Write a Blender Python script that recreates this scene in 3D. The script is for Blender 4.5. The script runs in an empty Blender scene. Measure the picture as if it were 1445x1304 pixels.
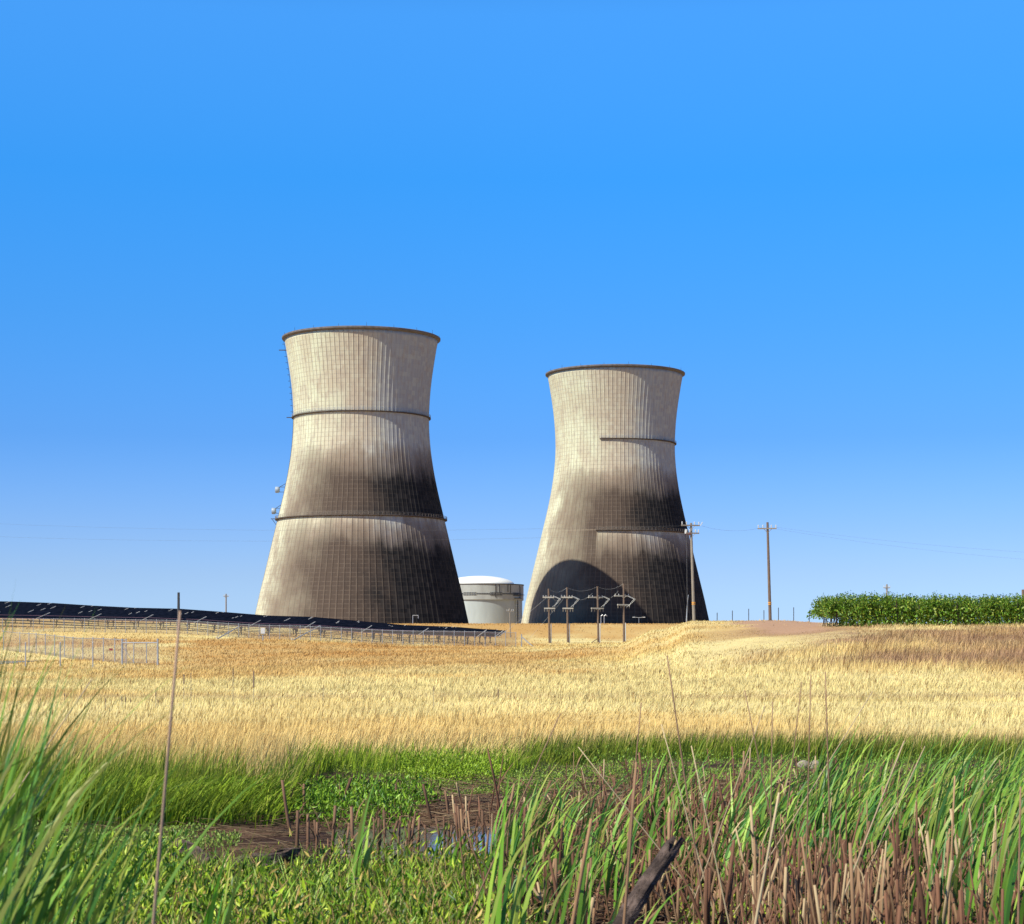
import bpy, bmesh, math, random
import numpy as np
from mathutils import Vector, Matrix

SC = bpy.context.scene
COL = SC.collection
R = math.radians
rng = np.random.default_rng(7)
random.seed(7)

# ------------------------------------------------------------------ camera
F = 2800.0 / 1445.0            # focal length in picture widths
CAMZ = 1.7
cam = bpy.data.cameras.new('camera')
cam_o = bpy.data.objects.new('camera', cam)
COL.objects.link(cam_o)
cam.sensor_width = 36.0
cam.lens = 36.0 * F
cam.shift_y = (915 - 652) / 1445.0
cam.clip_start = 0.1
cam.clip_end = 20000
cam_o.location = (0, 0, CAMZ)
cam_o.rotation_euler = (R(90), 0, 0)
cam.dof.use_dof = True
cam.dof.focus_distance = 55.0
cam.dof.aperture_fstop = 11.0
SC.camera = cam_o

# ------------------------------------------------------------------ sky and sun
SUN_AZ, SUN_EL = 53.0, 45.0     # light travels towards (sin, cos) of SUN_AZ
world = bpy.data.worlds.new('World')
SC.world = world
world.use_nodes = True
nt = world.node_tree
bg = nt.nodes['Background']
sky = nt.nodes.new('ShaderNodeTexSky')
sky.sky_type = 'NISHITA'
sky.sun_disc = False
sky.sun_elevation = R(SUN_EL)
sky.sun_rotation = R(180 + SUN_AZ)
sky.air_density, sky.dust_density, sky.ozone_density = 1.0, 0.3, 1.5
tc = nt.nodes.new('ShaderNodeTexCoord')
sep = nt.nodes.new('ShaderNodeSeparateXYZ')
ramp = nt.nodes.new('ShaderNodeValToRGB')
mul = nt.nodes.new('ShaderNodeVectorMath'); mul.operation = 'MULTIPLY'
sc3 = nt.nodes.new('ShaderNodeVectorMath'); sc3.operation = 'SCALE'
sc3.inputs['Scale'].default_value = 3.75
nt.links.new(tc.outputs['Generated'], sep.inputs[0])
nt.links.new(sep.outputs['Z'], ramp.inputs['Fac'])
nt.links.new(sky.outputs[0], mul.inputs[0])
nt.links.new(ramp.outputs[0], mul.inputs[1])
nt.links.new(mul.outputs[0], sc3.inputs[0])
nt.links.new(sc3.outputs[0], bg.inputs['Color'])
bg.inputs['Strength'].default_value = 0.05
STOPS = [(0.0, .70, 1.11, 2.2), (.0118, .66, 1.02, 2.0), (.0368, .60, .87, 1.63), (.058, .52, .81, 1.56),
         (.105, .33, .74, 1.51), (.1635, .27, .87, 1.65), (.231, .22, 1.04, 1.92), (.304, .40, 1.34, 2.26),
         (.5, .40, .60, .95), (1.0, .42, .58, .90)]
cr = ramp.color_ramp
while len(cr.elements) < len(STOPS):
    cr.elements.new(0.5)
for e, (p, r, g, b) in zip(cr.elements, STOPS):
    e.position = p
    e.color = (r / 2.5, g / 2.5, b / 2.5, 1)

sun = bpy.data.lights.new('sun', 'SUN')
sun.energy = 5.0
sun.angle = R(0.5)
sun.color = (1.0, .955, .80)
sun_o = bpy.data.objects.new('sun', sun)
COL.objects.link(sun_o)
a, e = R(SUN_AZ), R(SUN_EL)
sun_o.rotation_euler = Vector((math.sin(a) * math.cos(e), math.cos(a) * math.cos(e), -math.sin(e))).to_track_quat('-Z', 'Y').to_euler()
sun_o.location = (-60, -60, 120)

SC.view_settings.view_transform = 'Standard'
SC.view_settings.look = 'None'
SC.view_settings.exposure = 0.41
SC.view_settings.gamma = 1.0
SC.cycles.transparent_max_bounces = 24
SC.cycles.max_bounces = 5

# ------------------------------------------------------------------ naming helpers
def tag(o, label=None, cat=None, group=None, kind=None):
    if label: o['label'] = label
    if cat: o['category'] = cat
    if group: o['group'] = group
    if kind: o['kind'] = kind
    return o

def thing(name, label, cat, loc=(0, 0, 0), rotz=0, group=None):
    o = bpy.data.objects.new(name, None)
    COL.objects.link(o)
    o.location = loc
    o.rotation_euler = (0, 0, rotz)
    o.empty_display_size = .3
    return tag(o, label, cat, group)

def copy_tree(o, parent=None):
    c = o.copy()
    COL.objects.link(c)
    if parent: c.parent = parent
    for ch in list(o.children):
        copy_tree(ch, c)
    return c

def px(pxx, d):
    return (pxx - 722.5) / 2800 * d

def pz(pyy, d):
    return CAMZ + (915 - pyy) / 2800 * d

# ------------------------------------------------------------------ materials
class NT:
    def __init__(self, name):
        self.m = bpy.data.materials.new(name)
        self.m.use_nodes = True
        self.t = self.m.node_tree
        self.b = self.t.nodes['Principled BSDF']
        self.out = self.t.nodes['Material Output']
    def n(self, typ, **kw):
        x = self.t.nodes.new(typ)
        for k, v in kw.items(): setattr(x, k, v)
        return x
    def set(self, sock, v):
        if hasattr(v, 'is_output'): self.t.links.new(v, sock)
        elif isinstance(v, tuple) and len(v) == 3 and sock.type == 'RGBA': sock.default_value = (*v, 1)
        else: sock.default_value = v
    def m_(self, op, a, b=0.0, c=0.0, clamp=False):
        x = self.n('ShaderNodeMath', operation=op, use_clamp=clamp)
        self.set(x.inputs[0], a); self.set(x.inputs[1], b); self.set(x.inputs[2], c)
        return x.outputs[0]
    def step(self, v, lo, hi):      # smooth 0..1 from lo to hi (lo may exceed hi)
        x = self.n('ShaderNodeMapRange', interpolation_type='SMOOTHSTEP')
        self.set(x.inputs['Value'], v)
        if lo <= hi:
            x.inputs['From Min'].default_value, x.inputs['From Max'].default_value = lo, hi
        else:
            x.inputs['From Min'].default_value, x.inputs['From Max'].default_value = hi, lo
            x.inputs['To Min'].default_value, x.inputs['To Max'].default_value = 1, 0
        return x.outputs[0]
    def mix(self, f, a, b, blend='MIX'):
        x = self.n('ShaderNodeMix', data_type='RGBA', blend_type=blend)
        self.set(x.inputs[0], f); self.set(x.inputs[6], a); self.set(x.inputs[7], b)
        return x.outputs[2]
    def noise(self, vec, scale, detail=4, rough=.55):
        x = self.n('ShaderNodeTexNoise')
        if vec is not None: self.set(x.inputs['Vector'], vec)
        x.inputs['Scale'].default_value = scale
        x.inputs['Detail'].default_value = detail
        x.inputs['Roughness'].default_value = rough
        return x.outputs['Fac']
    def obj(self):
        return self.n('ShaderNodeTexCoord').outputs['Object']
    def bump(self, h, strength=.3, dist=.05):
        x = self.n('ShaderNodeBump')
        x.inputs['Strength'].default_value = strength
        x.inputs['Distance'].default_value = dist
        self.set(x.inputs['Height'], h)
        self.t.links.new(x.outputs[0], self.b.inputs['Normal'])

def mat_plain(name, c1, c2=None, scale=4.0, rough=.8, spec=.3, metal=0.0, stretch=None, bump=0):
    g = NT(name)
    c2 = c2 or tuple(v * .7 for v in c1)
    v = g.obj()
    if stretch:
        mp = g.n('ShaderNodeMapping'); mp.inputs['Scale'].default_value = stretch
        g.set(mp.inputs[0], v); v = mp.outputs[0]
    f = g.noise(v, scale, 6, .65)
    f = g.step(f, .3, .7)
    g.set(g.b.inputs['Base Color'], g.mix(f, c1, c2))
    g.b.inputs['Roughness'].default_value = rough
    g.b.inputs['Specular IOR Level'].default_value = spec
    g.b.inputs['Metallic'].default_value = metal
    if bump: g.bump(f, bump, .02)
    return g.m

def mat_attr(name, transl=.25, rough=.6, spec=.25, noise=0, nscale=8.0):
    g = NT(name)
    at = g.n('ShaderNodeAttribute', attribute_name='Col')
    c = at.outputs['Color']
    if noise:
        f = g.noise(g.obj(), nscale, 6, .7)
        k = g.m_('MULTIPLY_ADD', f, 2 * noise, 1 - noise)
        vm = g.n('ShaderNodeVectorMath', operation='SCALE')
        g.set(vm.inputs[0], c); g.set(vm.inputs['Scale'], k)
        c = vm.outputs[0]
        g.bump(f, .6, .03)
    g.set(g.b.inputs['Base Color'], c)
    g.b.inputs['Roughness'].default_value = rough
    g.b.inputs['Specular IOR Level'].default_value = spec
    if transl > 0:
        tr = g.n('ShaderNodeBsdfTranslucent')
        g.set(tr.inputs['Color'], c)
        mx = g.n('ShaderNodeMixShader')
        mx.inputs[0].default_value = transl
        g.t.links.new(g.b.outputs[0], mx.inputs[1])
        g.t.links.new(tr.outputs[0], mx.inputs[2])
        g.t.links.new(mx.outputs[0], g.out.inputs['Surface'])
    return g.m

M_LEAF = mat_attr('green_leaf', .20, .45, .35)
M_STRAW = mat_attr('dry_grass_blade', .32, .8, .1)
M_STEM = mat_attr('dry_stem', 0, .8, .15)
M_GROUND = mat_attr('soil_and_stubble', 0, .95, .05, noise=.45, nscale=3.0)
M_WOOD = mat_plain('weathered_wood', (.21, .15, .115), (.10, .068, .05), 3, .85, .15, stretch=(6, 6, .6))
M_WOODGREY = mat_plain('grey_wood', (.30, .26, .22), (.19, .16, .13), 3, .85, .15, stretch=(6, 6, .6))
M_STEEL = mat_plain('galvanised_steel', (.42, .43, .45), (.30, .31, .33), 2, .5, .5, .6)
M_DARKSTEEL = mat_plain('dark_steel', (.05, .05, .06), (.03, .03, .035), 2, .6, .4)
M_CERAMIC = mat_plain('pale_ceramic', (.6, .6, .58), (.5, .5, .5), 5, .35, .5)
M_ORANGE = mat_plain('orange_tag', (.75, .35, .05), (.7, .3, .04), 5, .6, .3)
M_RUST = mat_plain('rust_red_paint', (.28, .05, .06), (.2, .04, .05), 4, .7, .3)
M_WIRE = mat_plain('wire', (.12, .12, .13), (.08, .08, .09), 1, .6, .3)
M_WHITE = mat_plain('white_paint', (.8, .8, .78), (.74, .74, .72), 1, .5, .4)
M_DRUM = mat_plain('grey_blue_dish', (.30, .36, .44), (.24, .29, .36), 1, .5, .4)
M_BARK = mat_plain('rotten_bark', (.14, .10, .085), (.03, .022, .02), 14, .9, .1, bump=.8)
M_ROCK = mat_plain('pale_stone', (.36, .31, .24), (.20, .17, .13), 6, .9, .1, bump=.6)

# ------------------------------------------------------------------ mesh builders
class MB:
    def __init__(self): self.bm = bmesh.new()
    def cyl(self, p0, p1, r0, r1=None, n=8, cap=True):
        r1 = r0 if r1 is None else r1
        p0, p1 = Vector(p0), Vector(p1)
        q = (p1 - p0).normalized().to_track_quat('Z', 'Y')
        ra, rb = [], []
        for i in range(n):
            t = 2 * math.pi * i / n
            v = q @ Vector((math.cos(t), math.sin(t), 0))
            ra.append(self.bm.verts.new(p0 + v * r0)); rb.append(self.bm.verts.new(p1 + v * r1))
        for i in range(n):
            self.bm.faces.new((ra[i], ra[(i + 1) % n], rb[(i + 1) % n], rb[i]))
        if cap:
            self.bm.faces.new(ra[::-1]); self.bm.faces.new(rb)
        return self
    def box(self, c, s, rot=None):
        c = Vector(c)
        vs = []
        for x in (-.5, .5):
            for y in (-.5, .5):
                for z in (-.5, .5):
                    v = Vector((x * s[0], y * s[1], z * s[2]))
                    if rot: v = rot @ v
                    vs.append(self.bm.verts.new(c + v))
        for f in ((0, 1, 3, 2), (4, 6, 7, 5), (0, 4, 5, 1), (2, 3, 7, 6), (0, 2, 6, 4), (1, 5, 7, 3)):
            self.bm.faces.new([vs[i] for i in f])
        return self
    def bar(self, p0, p1, w, h):
        p0, p1 = Vector(p0), Vector(p1)
        d = p1 - p0
        q = d.normalized().to_track_quat('X', 'Z')
        return self.box((p0 + p1) / 2, (d.length, w, h), q)
    def lathe(self, prof, n=96, a0=None, a1=None, closed=False):
        full = a0 is None
        if full: a0, a1 = 0, 2 * math.pi
        k = n if full else n + 1
        rows = []
        for i in range(k):
            t = a0 + (a1 - a0) * i / n
            rows.append([self.bm.verts.new((r * math.sin(t), -r * math.cos(t), z)) for r, z in prof])
        P = len(prof)
        for i in range(n):
            A, B = rows[i], rows[(i + 1) % k]
            for j in range(P if closed else P - 1):
                jj = (j + 1) % P
                try: self.bm.faces.new((A[j], B[j], B[jj], A[jj]))
                except ValueError: pass
        if not full and closed:
            self.bm.faces.new(rows[0]); self.bm.faces.new(rows[-1][::-1])
        return self
    def build(self, name, mat, parent=None, loc=(0, 0, 0), smooth=False):
        bmesh.ops.recalc_face_normals(self.bm, faces=self.bm.faces)
        me = bpy.data.meshes.new(name)
        self.bm.to_mesh(me); self.bm.free()
        if smooth:
            for p in me.polygons: p.use_smooth = True
        me.materials.append(mat)
        o = bpy.data.objects.new(name, me)
        COL.objects.link(o)
        o.location = loc
        if parent: o.parent = parent
        return o

def np_mesh(name, verts, quads, cols, mat, parent=None, smooth=False, tris=None):
    me = bpy.data.meshes.new(name)
    verts = np.ascontiguousarray(verts, np.float32)
    me.vertices.add(len(verts)); me.vertices.foreach_set('co', verts.ravel())
    nq = 0 if quads is None else len(quads)
    ntri = 0 if tris is None else len(tris)
    li = np.concatenate(([quads.ravel()] if nq else []) + ([tris.ravel()] if ntri else []))
    me.loops.add(len(li)); me.loops.foreach_set('vertex_index', li.astype(np.int32))
    st = np.concatenate((np.arange(nq) * 4, nq * 4 + np.arange(ntri) * 3)).astype(np.int32)
    me.polygons.add(nq + ntri)
    me.polygons.foreach_set('loop_start', st)
    me.polygons.foreach_set('loop_total', np.concatenate((np.full(nq, 4), np.full(ntri, 3))).astype(np.int32))
    if smooth: me.polygons.foreach_set('use_smooth', np.ones(nq + ntri, bool))
    me.update(calc_edges=True)
    if cols is not None:
        at = me.color_attributes.new('Col', 'FLOAT_COLOR', 'POINT')
        c4 = np.ones((len(verts), 4), np.float32); c4[:, :3] = cols
        at.data.foreach_set('color', c4.ravel())
    me.materials.append(mat)
    o = bpy.data.objects.new(name, me)
    COL.objects.link(o)
    if parent: o.parent = parent
    return o

def spine(base, L, phi, t0, c, S, pw=1.4):
    """points along bent stems: (N,S+1,3)"""
    N = len(base)
    P = np.zeros((N, S + 1, 3)); P[:, 0] = base
    for k in range(S):
        s = (k + .5) / S
        ang = t0 + c * s ** pw
        d = np.stack((np.sin(ang) * np.cos(phi), np.sin(ang) * np.sin(phi), np.cos(ang)), 1)
        P[:, k + 1] = P[:, k] + d * (L / S)[:, None]
    return P

def ribbons(base, L, W, phi, t0, c, psi, croot, ctip, S=4, pw=1.4, taper=None):
    N = len(base)
    P = spine(base, L, phi, t0, c, S, pw)
    s = np.linspace(0, 1, S + 1)
    w = (1 - s ** 2.2) * .97 + .03 if taper is None else taper(s)
    tw = psi[:, None] + np.linspace(0, .7, S + 1)[None, :] * np.where(np.sin(psi * 7.3) > 0, 1, -1)[:, None]
    side = np.stack((np.cos(tw), np.sin(tw), np.zeros_like(tw)), 2)
    off = side * (W[:, None] * w[None, :] * .5)[:, :, None]
    V = np.stack((P - off, P + off), 2).reshape(N, -1, 3)
    C = croot[:, None, :] * (1 - s)[None, :, None] + ctip[:, None, :] * s[None, :, None]
    C = np.repeat(C, 2, axis=1)
    q = np.array([[2 * k, 2 * k + 1, 2 * k + 3, 2 * k + 2] for k in range(S)])
    Q = (np.arange(N) * 2 * (S + 1))[:, None, None] + q[None]
    return V.reshape(-1, 3), Q.reshape(-1, 4), C.reshape(-1, 3)

def tubes(base, L, r0, r1, phi, t0, c, croot, ctip, S=3, n=5, pw=1.0):
    N = len(base)
    P = spine(base, L, phi, t0, c, S, pw)
    s = np.linspace(0, 1, S + 1)
    rad = r0[:, None] * (1 - s) + r1[:, None] * s
    th = np.arange(n) * 2 * np.pi / n
    T = np.gradient(P, axis=1)
    T /= np.linalg.norm(T, axis=2, keepdims=True) + 1e-9
    ref = np.where(np.abs(T[..., 2:3]) > .9, np.array([1., 0, 0]), np.array([0, 0, 1.]))
    A = np.cross(T, ref); A /= np.linalg.norm(A, axis=2, keepdims=True) + 1e-9
    B = np.cross(T, A)
    V = P[:, :, None, :] + rad[:, :, None, None] * (A[:, :, None, :] * np.cos(th)[None, None, :, None] + B[:, :, None, :] * np.sin(th)[None, None, :, None])
    C = croot[:, None, :] * (1 - s)[None, :, None] + ctip[:, None, :] * s[None, :, None]
    C = np.repeat(C, n, axis=1)
    q = []
    for k in range(S):
        for i in range(n):
            q.append([k * n + i, k * n + (i + 1) % n, (k + 1) * n + (i + 1) % n, (k + 1) * n + i])
    q = np.array(q)
    Q = (np.arange(N) * n * (S + 1))[:, None, None] + q[None]
    tp = np.array([[S * n, S * n + 1, S * n + 2], [S * n, S * n + 2, S * n + 3], [S * n, S * n + 3, S * n + 4]]) if n == 5 else None
    Tt = ((np.arange(N) * n * (S + 1))[:, None, None] + tp[None]).reshape(-1, 3)
    return V.reshape(-1, 3), Q.reshape(-1, 4), C.reshape(-1, 3), Tt

def leaves(pos, direc, L, W, cols):
    """small folded leaves: 4 points, two triangles"""
    N = len(pos)
    d = direc / (np.linalg.norm(direc, axis=1, keepdims=True) + 1e-9)
    rnd = rng.normal(size=(N, 3))
    s = np.cross(d, rnd); s /= np.linalg.norm(s, axis=1, keepdims=True) + 1e-9
    nn = np.cross(d, s)
    mid = pos + d * (L * .45)[:, None]
    fold = nn * (W * .22)[:, None]
    V = np.stack((pos, mid + s * (W * .5)[:, None] + fold, pos + d * L[:, None] - nn * (L * .12)[:, None], mid - s * (W * .5)[:, None] + fold), 1)
    b = (np.arange(N) * 4)[:, None]
    T = np.stack((b + np.array([0, 1, 2]), b + np.array([0, 2, 3])), 1).reshape(-1, 3)
    return V.reshape(-1, 3), T, np.repeat(cols, 4, axis=0)

# value noise on the ground plan
_G = rng.random((256, 256))
def vnoise(x, y, sx, sy=None, seed=0):
    sy = sy or sx
    x = np.asarray(x, float) / sx + seed * 17.3 + 512; y = np.asarray(y, float) / sy + seed * 31.7 + 512
    xi, yi = np.floor(x).astype(int), np.floor(y).astype(int)
    fx, fy = x - xi, y - yi
    fx = fx * fx * (3 - 2 * fx); fy = fy * fy * (3 - 2 * fy)
    g = lambda i, j: _G[i % 256, j % 256]
    return (g(xi, yi) * (1 - fx) + g(xi + 1, yi) * fx) * (1 - fy) + (g(xi, yi + 1) * (1 - fx) + g(xi + 1, yi + 1) * fx) * fy
def fbm(x, y, sx, sy=None, seed=0):
    sy = sy or sx
    return (vnoise(x, y, sx, sy, seed) * .5 + vnoise(x, y, sx / 2.1, sy / 2.1, seed + 1) * .3 + vnoise(x, y, sx / 4.3, sy / 4.3, seed + 2) * .2)
def sstep(v, lo, hi):
    t = np.clip((v - lo) / (hi - lo), 0, 1)
    return t * t * (3 - 2 * t)

# ------------------------------------------------------------------ terrain
TP = np.array([-300, 0, 225, 400, 600, 735, 870, 930, 980, 1085, 1200, 1445, 1800], float)
TD = [28, 60, 85, 110, 165, 200, 241, 300, 360, 420, 450, 520, 600, 650, 830, 1000, 7000]
TZ = [
    [.12] * 13,
    [.12] * 13,
    [.12, .1, .1, .1, .1, .1, .12, .15, .2, .3, .35, .4, .4],
    [.1, .05, .05, .1, .15, .15, .2, .3, .4, .9, 1.3, 1.5, 1.5],
    [.1, 0, 0, .3, .35, .35, .6, 1.5, 2.6, 3.0, 3.45, 3.5, 3.5],
    [.6, .5, .7, .95, .9, .8, 1.3, 2.7, 4.0, 4.3, 4.1, 4.0, 4.0],
    [1.9, 1.8, 1.8, 1.6, 1.4, 1.2, 2.0, 3.9, 5.0, 5.06, 4.6, 4.5, 4.5],
    [3.4, 3.3, 3.4, 3.0, 2.2, 1.9, 2.2, 3.8, 5.4, 5.8, 5.2, 5, 5],
    [6.6, 6.4, 5.9, 4.7, 3.1, 2.3, 2.4, 3.8, 5.2, 5.8, 5.4, 5, 5],
    [9.3, 9.2, 7.9, 6.1, 4.1, 2.7, 2.8, 3.9, 5.1, 5.7, 5.4, 5, 5],
    [10, 9.9, 8.4, 6.6, 4.6, 3.0, 3.0, 4.0, 5.0, 5.6, 5.4, 5, 5],
    [10, 9.9, 9.0, 8.0, 6.0, 4.6, 4.5, 5, 6, 6, 6, 6, 6],
    [10, 10, 9.8, 9.3, 8.8, 8.9, 8.8, 8.8, 8.5, 8, 8, 8, 8],
    [10.5, 10.5, 10.3, 9.8, 9.3, 9.3, 9.2, 9.2, 9, 9, 9, 9, 9],
    [12] * 13, [13] * 13, [13] * 13]
TZ = np.array(TZ, float)
LTD = np.log(np.array(TD, float))
EDGE_P = np.array([-900, 300, 400, 440, 470, 720, 760, 1000, 2400], float)
EDGE_D = np.array([17.5, 17.8, 18.5, 24.5, 26.3, 26.3, 28.3, 29.3, 29.0])

def col_of(x, y):
    return 722.5 + 2800 * np.asarray(x, float) / np.maximum(np.asarray(y, float), 4.0)

def terrain(x, y):
    x = np.asarray(x, float); y = np.asarray(y, float)
    p = np.clip(col_of(x, y), TP[0], TP[-1])
    ld = np.log(np.clip(y, TD[0], TD[-1]))
    i = np.clip(np.searchsorted(TP, p) - 1, 0, len(TP) - 2)
    j = np.clip(np.searchsorted(LTD, ld) - 1, 0, len(TD) - 2)
    f = (p - TP[i]) / (TP[i + 1] - TP[i]); f = f * f * (3 - 2 * f)
    g = (ld - LTD[j]) / (LTD[j + 1] - LTD[j])
    z = (TZ[j, i] * (1 - f) + TZ[j, i + 1] * f) * (1 - g) + (TZ[j + 1, i] * (1 - f) + TZ[j + 1, i + 1] * f) * g
    z = z + (fbm(x, y, 40, 25, 3) - .5) * np.clip((y - 60) / 150, 0, 1) * .5
    # the marsh
    ed = np.interp(col_of(x, y), EDGE_P, EDGE_D)
    m = 1 - sstep(y, ed - .8, ed + 1.2)
    mz = (fbm(x, y, 1.3, 1.0, 9) - .45) * .11 + .03
    pc = col_of(x, y)
    pond = sstep(pc, 430, 520) * (1 - sstep(pc, 800, 900)) * sstep(y, 15.2, 15.7) * (1 - sstep(y, 18.6, 19.6))
    mz = mz - pond * .14
    mz = mz + (1 - sstep(y, 12.5, 15.0)) * (1 - sstep(pc, 700, 800)) * .10
    return z * (1 - m) + mz * m

def patch(x, y):
    """dry grass colour over the plan"""
    x = np.asarray(x, float); y = np.asarray(y, float)
    p = col_of(x, y)
    n1 = fbm(x, y, 14, 26, 21); n2 = fbm(x, y, 5, 9, 31); n3 = fbm(x, y, 17, 95, 41)
    pale = np.array([.86, .71, .33]); gold = np.array([.80, .57, .22]); orange = np.array([.60, .33, .105]); mauve = np.array([.37, .21, .135])
    c = pale[None] * np.ones(x.shape + (1,))
    def mixin(c, k, w): return c * (1 - w[..., None]) + k * w[..., None]
    c = mixin(c, gold, sstep(n1, .42, .62) * .8)
    far = sstep(y, 95, 170)
    c = mixin(c, orange, sstep(n3 + .25 * n2, .50, .74) * sstep(y + 60 * (n1 - .5), 60, 190) * .68 * (1 - .6 * sstep(p, 800, 930) * (1 - sstep(y, 330, 420))))
    c = mixin(c, orange, sstep(y, 470, 560) * .65)
    c = mixin(c, orange, sstep(y, 185, 215) * (1 - sstep(y, 270, 300)) * (1 - sstep(p, 600, 700)) * sstep(n1, .40, .62) * .7)
    rs = sstep(p, 930, 1120) * sstep(y + 40 * (n1 - .5), 84, 105) * (1 - sstep(y, 178, 200))
    c = mixin(c, mauve, rs * sstep(n2 * .55 + n1 * .45, .30, .66) * .85)
    c = mixin(c, mauve, sstep(np.abs(y - 63 - 3 * (n1 - .5)), 3.5, 0.5) * .40)
    return c

def edge_at(x, y):
    return np.interp(col_of(x, y), EDGE_P, EDGE_D) + (fbm(x, y, 2.6, 40, 77) - .5) * 2.4 + (vnoise(x, y, .7, 40, 78) - .5) * .8

def dirt_mask(x, y):
    p = col_of(x, y); n = (fbm(x, y, 12, 9, 55) - .5)
    d1 = sstep(p + 60 * n - np.clip(205 - y, 0, 60) * 1.2, 1005, 1045) * (1 - sstep(p, 1150, 1185)) * sstep(y + 16 * n, 150, 162) * (1 - sstep(y + 20 * n, 236, 246))
    return d1

def ground_colour(x, y):
    c = patch(x, y) * .75
    w = dirt_mask(x, y)[..., None]
    c = c * (1 - w) + np.array([.40, .245, .155]) * w
    ed = edge_at(x, y)
    g = 1 - sstep(y, ed + 2, ed + 9)
    c = c * (1 - g[..., None]) + np.array([.06, .075, .02]) * g[..., None]
    m = 1 - sstep(y, ed - .6, ed + .4)
    n = fbm(x, y, .8, .5, 61); n2 = fbm(x, y, 2.2, 1.2, 65)
    mud = np.array([.060, .036, .028])[None] * (.6 + .9 * n[..., None])
    tan = np.array([.15, .09, .055])
    k = sstep(n2, .5, .66)[..., None] * .75
    mud = mud * (1 - k) + tan * k
    c = c * (1 - m[..., None]) + mud * m[..., None]
    pcl = col_of(x, y)
    gl = (1 - sstep(y, 14.6, 16.0)) * (1 - sstep(pcl, 720, 800)) * m
    c = c * (1 - gl[..., None]) + np.array([.05, .075, .014]) * gl[..., None]
    return c

ys = [-40, -25, -15, -8, -3, 0]
y = 2.0
while y < 60:
    ys.append(y); y *= 1.011
while y < 1300:
    ys.append(y); y *= 1.014
ys += [1400, 1700, 2200, 3000, 4500, 7000]
ys = np.array(ys)
us = np.concatenate((np.linspace(-1.6, -.32, 40), np.linspace(-.31, .31, 330), np.linspace(.32, 1.6, 40)))
UU, YY = np.meshgrid(us, ys)
XX = UU * np.maximum(YY, 18.0 - .0)
ZZ = terrain(XX, YY)
nr, nc = YY.shape
idx = np.arange(nr * nc).reshape(nr, nc)
quads = np.stack((idx[:-1, :-1], idx[:-1, 1:], idx[1:, 1:], idx[1:, :-1]), 2).reshape(-1, 4)
gnd = np_mesh('ground', np.stack((XX, YY, ZZ), 2).reshape(-1, 3), quads, ground_colour(XX.ravel(), YY.ravel()), M_GROUND, smooth=True)
tag(gnd, 'rolling ground of dry pasture sloping down to a muddy marsh', 'ground', kind='structure')

def H(x, y):
    return float(terrain(np.array([x]), np.array([y]))[0])

# shallow marsh water
g = NT('marsh_water')
g.b.inputs['Base Color'].default_value = (.13, .115, .105, 1)
g.b.inputs['Roughness'].default_value = .06
g.b.inputs['IOR'].default_value = 1.33
g.b.inputs['Specular IOR Level'].default_value = .18
g.bump(g.noise(g.obj(), 9, 3), .12, .02)
M_WATER = g.m
mb = MB()
gx, gy = np.linspace(-3.2, 3.0, 32), np.linspace(14.0, 21.5, 32)
vv = [[mb.bm.verts.new((xx, yy, 0)) for xx in gx] for yy in gy]
for j in range(31):
    for i in range(31):
        mb.bm.faces.new((vv[j][i], vv[j][i + 1], vv[j + 1][i + 1], vv[j + 1][i]))
wat = mb.build('water', M_WATER, loc=(0, 0, -.022))
tag(wat, 'shallow grey pool of marsh water between mud banks', 'water', kind='structure')

# a short stretch of road beyond the gate fence
mb = MB()
M_ROAD = mat_plain('asphalt', (.20, .21, .23), (.15, .16, .175), 3, .9, .2)
pts = []
for i in range(24):
    t = i / 23
    yy = 150 + 48 * t
    xx = px(-20, yy) + 9 * t ** 2 - 6
    pts.append((xx, yy))
prev = None
for xx, yy in pts:
    cur = [mb.bm.verts.new((xx + o, yy + o * .35, H(xx + o, yy + o * .35) + .05)) for o in (-3.2, -1, 1, 3.2)]
    if prev:
        for k in range(3): mb.bm.faces.new((prev[k], prev[k + 1], cur[k + 1], cur[k]))
    prev = cur
tag(mb.build('road', M_ROAD), 'short grey paved track at the left behind the reeds', 'road', kind='structure')

# ------------------------------------------------------------------ cooling towers
PROF = [(-3, 48.2), (0, 47.5), (4.4, 46.5), (12, 44.9), (25.1, 41.7), (36, 39.1), (46.1, 36.7), (56.5, 34.2), (66, 32.2), (75, 30.8), (82, 30.1), (88, 29.8), (92.3, 29.85), (100, 30.2), (108, 31.0), (116, 32.2), (122, 33.2), (125.0, 33.8)]
PH = np.array([p[0] for p in PROF]); PR = np.array([p[1] for p in PROF])
def smooth_prof(h):
    hs = np.asarray(h, float)
    acc = np.zeros_like(hs)
    for o, w in ((-4, .15), (-2, .2), (0, .3), (2, .2), (4, .15)):
        acc += w * np.interp(np.clip(hs + o, -3, 125), PH, PR)
    lin = np.interp(hs, PH, PR)
    k = np.clip((122 - hs) / 5, 0, 1)
    return acc * k + lin * (1 - k)
NRIB = 100

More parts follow.
